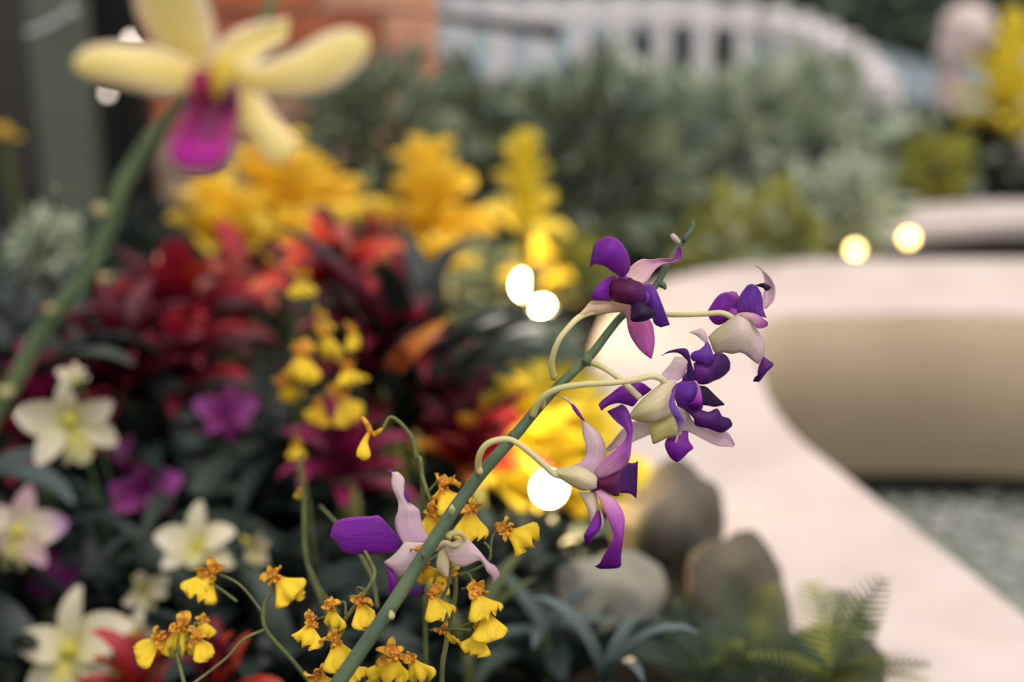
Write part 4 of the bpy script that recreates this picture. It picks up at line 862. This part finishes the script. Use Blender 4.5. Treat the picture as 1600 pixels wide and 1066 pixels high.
orchid('white orchid flower standing directly over the tall white one', 118, 598, .87, 72, 'white', .2, .9, .1, .9, lip=False)
orchid('white orchid flower with mauve tinted tips at the edge', 28, 830, .86, 130, 'blush', .15, .1, -.2, .3)
orchid('white orchid flower with three raised petals above the yellow cluster', 308, 850, .85, 112, 'white', .1, .35, .05, .35)
orchid('slim white orchid flower turned sideways next to the three petalled one', 388, 850, .86, 78, 'white', 1.1, -.2, -.1, .9)
orchid('white orchid flower nodding above the lowest white flowers', 222, 918, .85, 86, 'white', .9, -.4, .6, .6)
orchid('large greenish white orchid flower at the bottom', 110, 1015, .84, 180, 'white', -.2, .25, .1, .3)
orchid('white orchid flower half hidden behind the yellow cluster', 312, 948, .87, 76, 'white', .2, .6, .1, .5)
orchid('small white orchid flower leaning out left of the yellow cluster', 212, 990, .84, 84, 'white', -.6, .2, .9, .4)
orchid('pale orchid flower in the bottom corner cut by the edge', 175, 1060, .85, 70, 'white', .2, .2, 0, .4)
orchid('folded pinkish white orchid bud behind the violet petal', 522, 882, .93, 70, 'blush', .8, -.3, -.7, 1.1)
orchid('white orchid flower peeping right of the twining yellow spray', 778, 925, .90, 46, 'white', .2, .2, 0, .5)
orchid('mauve orchid flower with frilled petals between two pale ones', 228, 760, .90, 130, 'mauve', .1, -.1, 0, .75)
orchid('small mauve orchid flower below the dark maroon bromeliad', 350, 645, .92, 92, 'mauve', .5, 0, .1, .55)
orchid('pale pink orchid flower folded beside the small mauve one', 318, 668, .94, 66, 'blush', -.9, -.3, .1, 1.0)
orchid('dark plum orchid flower seen from behind near the bottom edge', 85, 925, .87, 118, 'plum', -.2, -.7, 0, -.5, lip=False)
orchid('small mauve orchid bud over the frilled mauve flower', 205, 708, .92, 56, 'mauve', -.3, .5, .1, 1.0)
orchid('small violet orchid bud peeping beside the dark red bromeliad', 622, 615, .98, 44, 'blush', .8, 0, 1.2, 1.1)

# thin dark twig at the far left
tw = [P(20, 560, 1.3), P(35, 440, 1.3), P(60, 380, 1.3), P(82, 330, 1.3), P(86, 296, 1.3)]
ft = foot(P(20, 650, 1.45)); tt = thing('bare_twig', ft, 'thin bare dark twig with tiny buds in front of the grey post', 'twig')
tube('stem', [ft, ft.lerp(tw[0], .6)]+tw, [.003, .003, .0028, .0026, .002, .0016, .001], dk, tt, 7, 40)
for q in ((86, 296, 1.3, 4), (50, 395, 1.3, 4), (78, 345, 1.3, 4)): node(*q, tt)
# cable clip of the light string on the grey post
wa = P(40, 52, 2.2); wb_ = P(112, 18, 2.2)
cc = thing('metal_hook', wa, 'shiny metal hook bar across the top of the sage grey post', 'hook')
tube('bar', [wa, wa.lerp(wb_, .5)+Vector((0, 0, -.004)), wb_], [.004, .004, .005], mat('bright metal', (190, 196, 196), (160, 166, 168), 30, .3, .6), cc, 8)
bead('tip', wb_, .009, MATS['bright metal'], cc)
tube('arm', [wa.lerp(wb_, .5), wa.lerp(wb_, .5)+Vector((.002, .05, 0)), wa.lerp(wb_, .5)+Vector((.0, .105, 0))], .004, MATS['bright metal'], cc, 8)
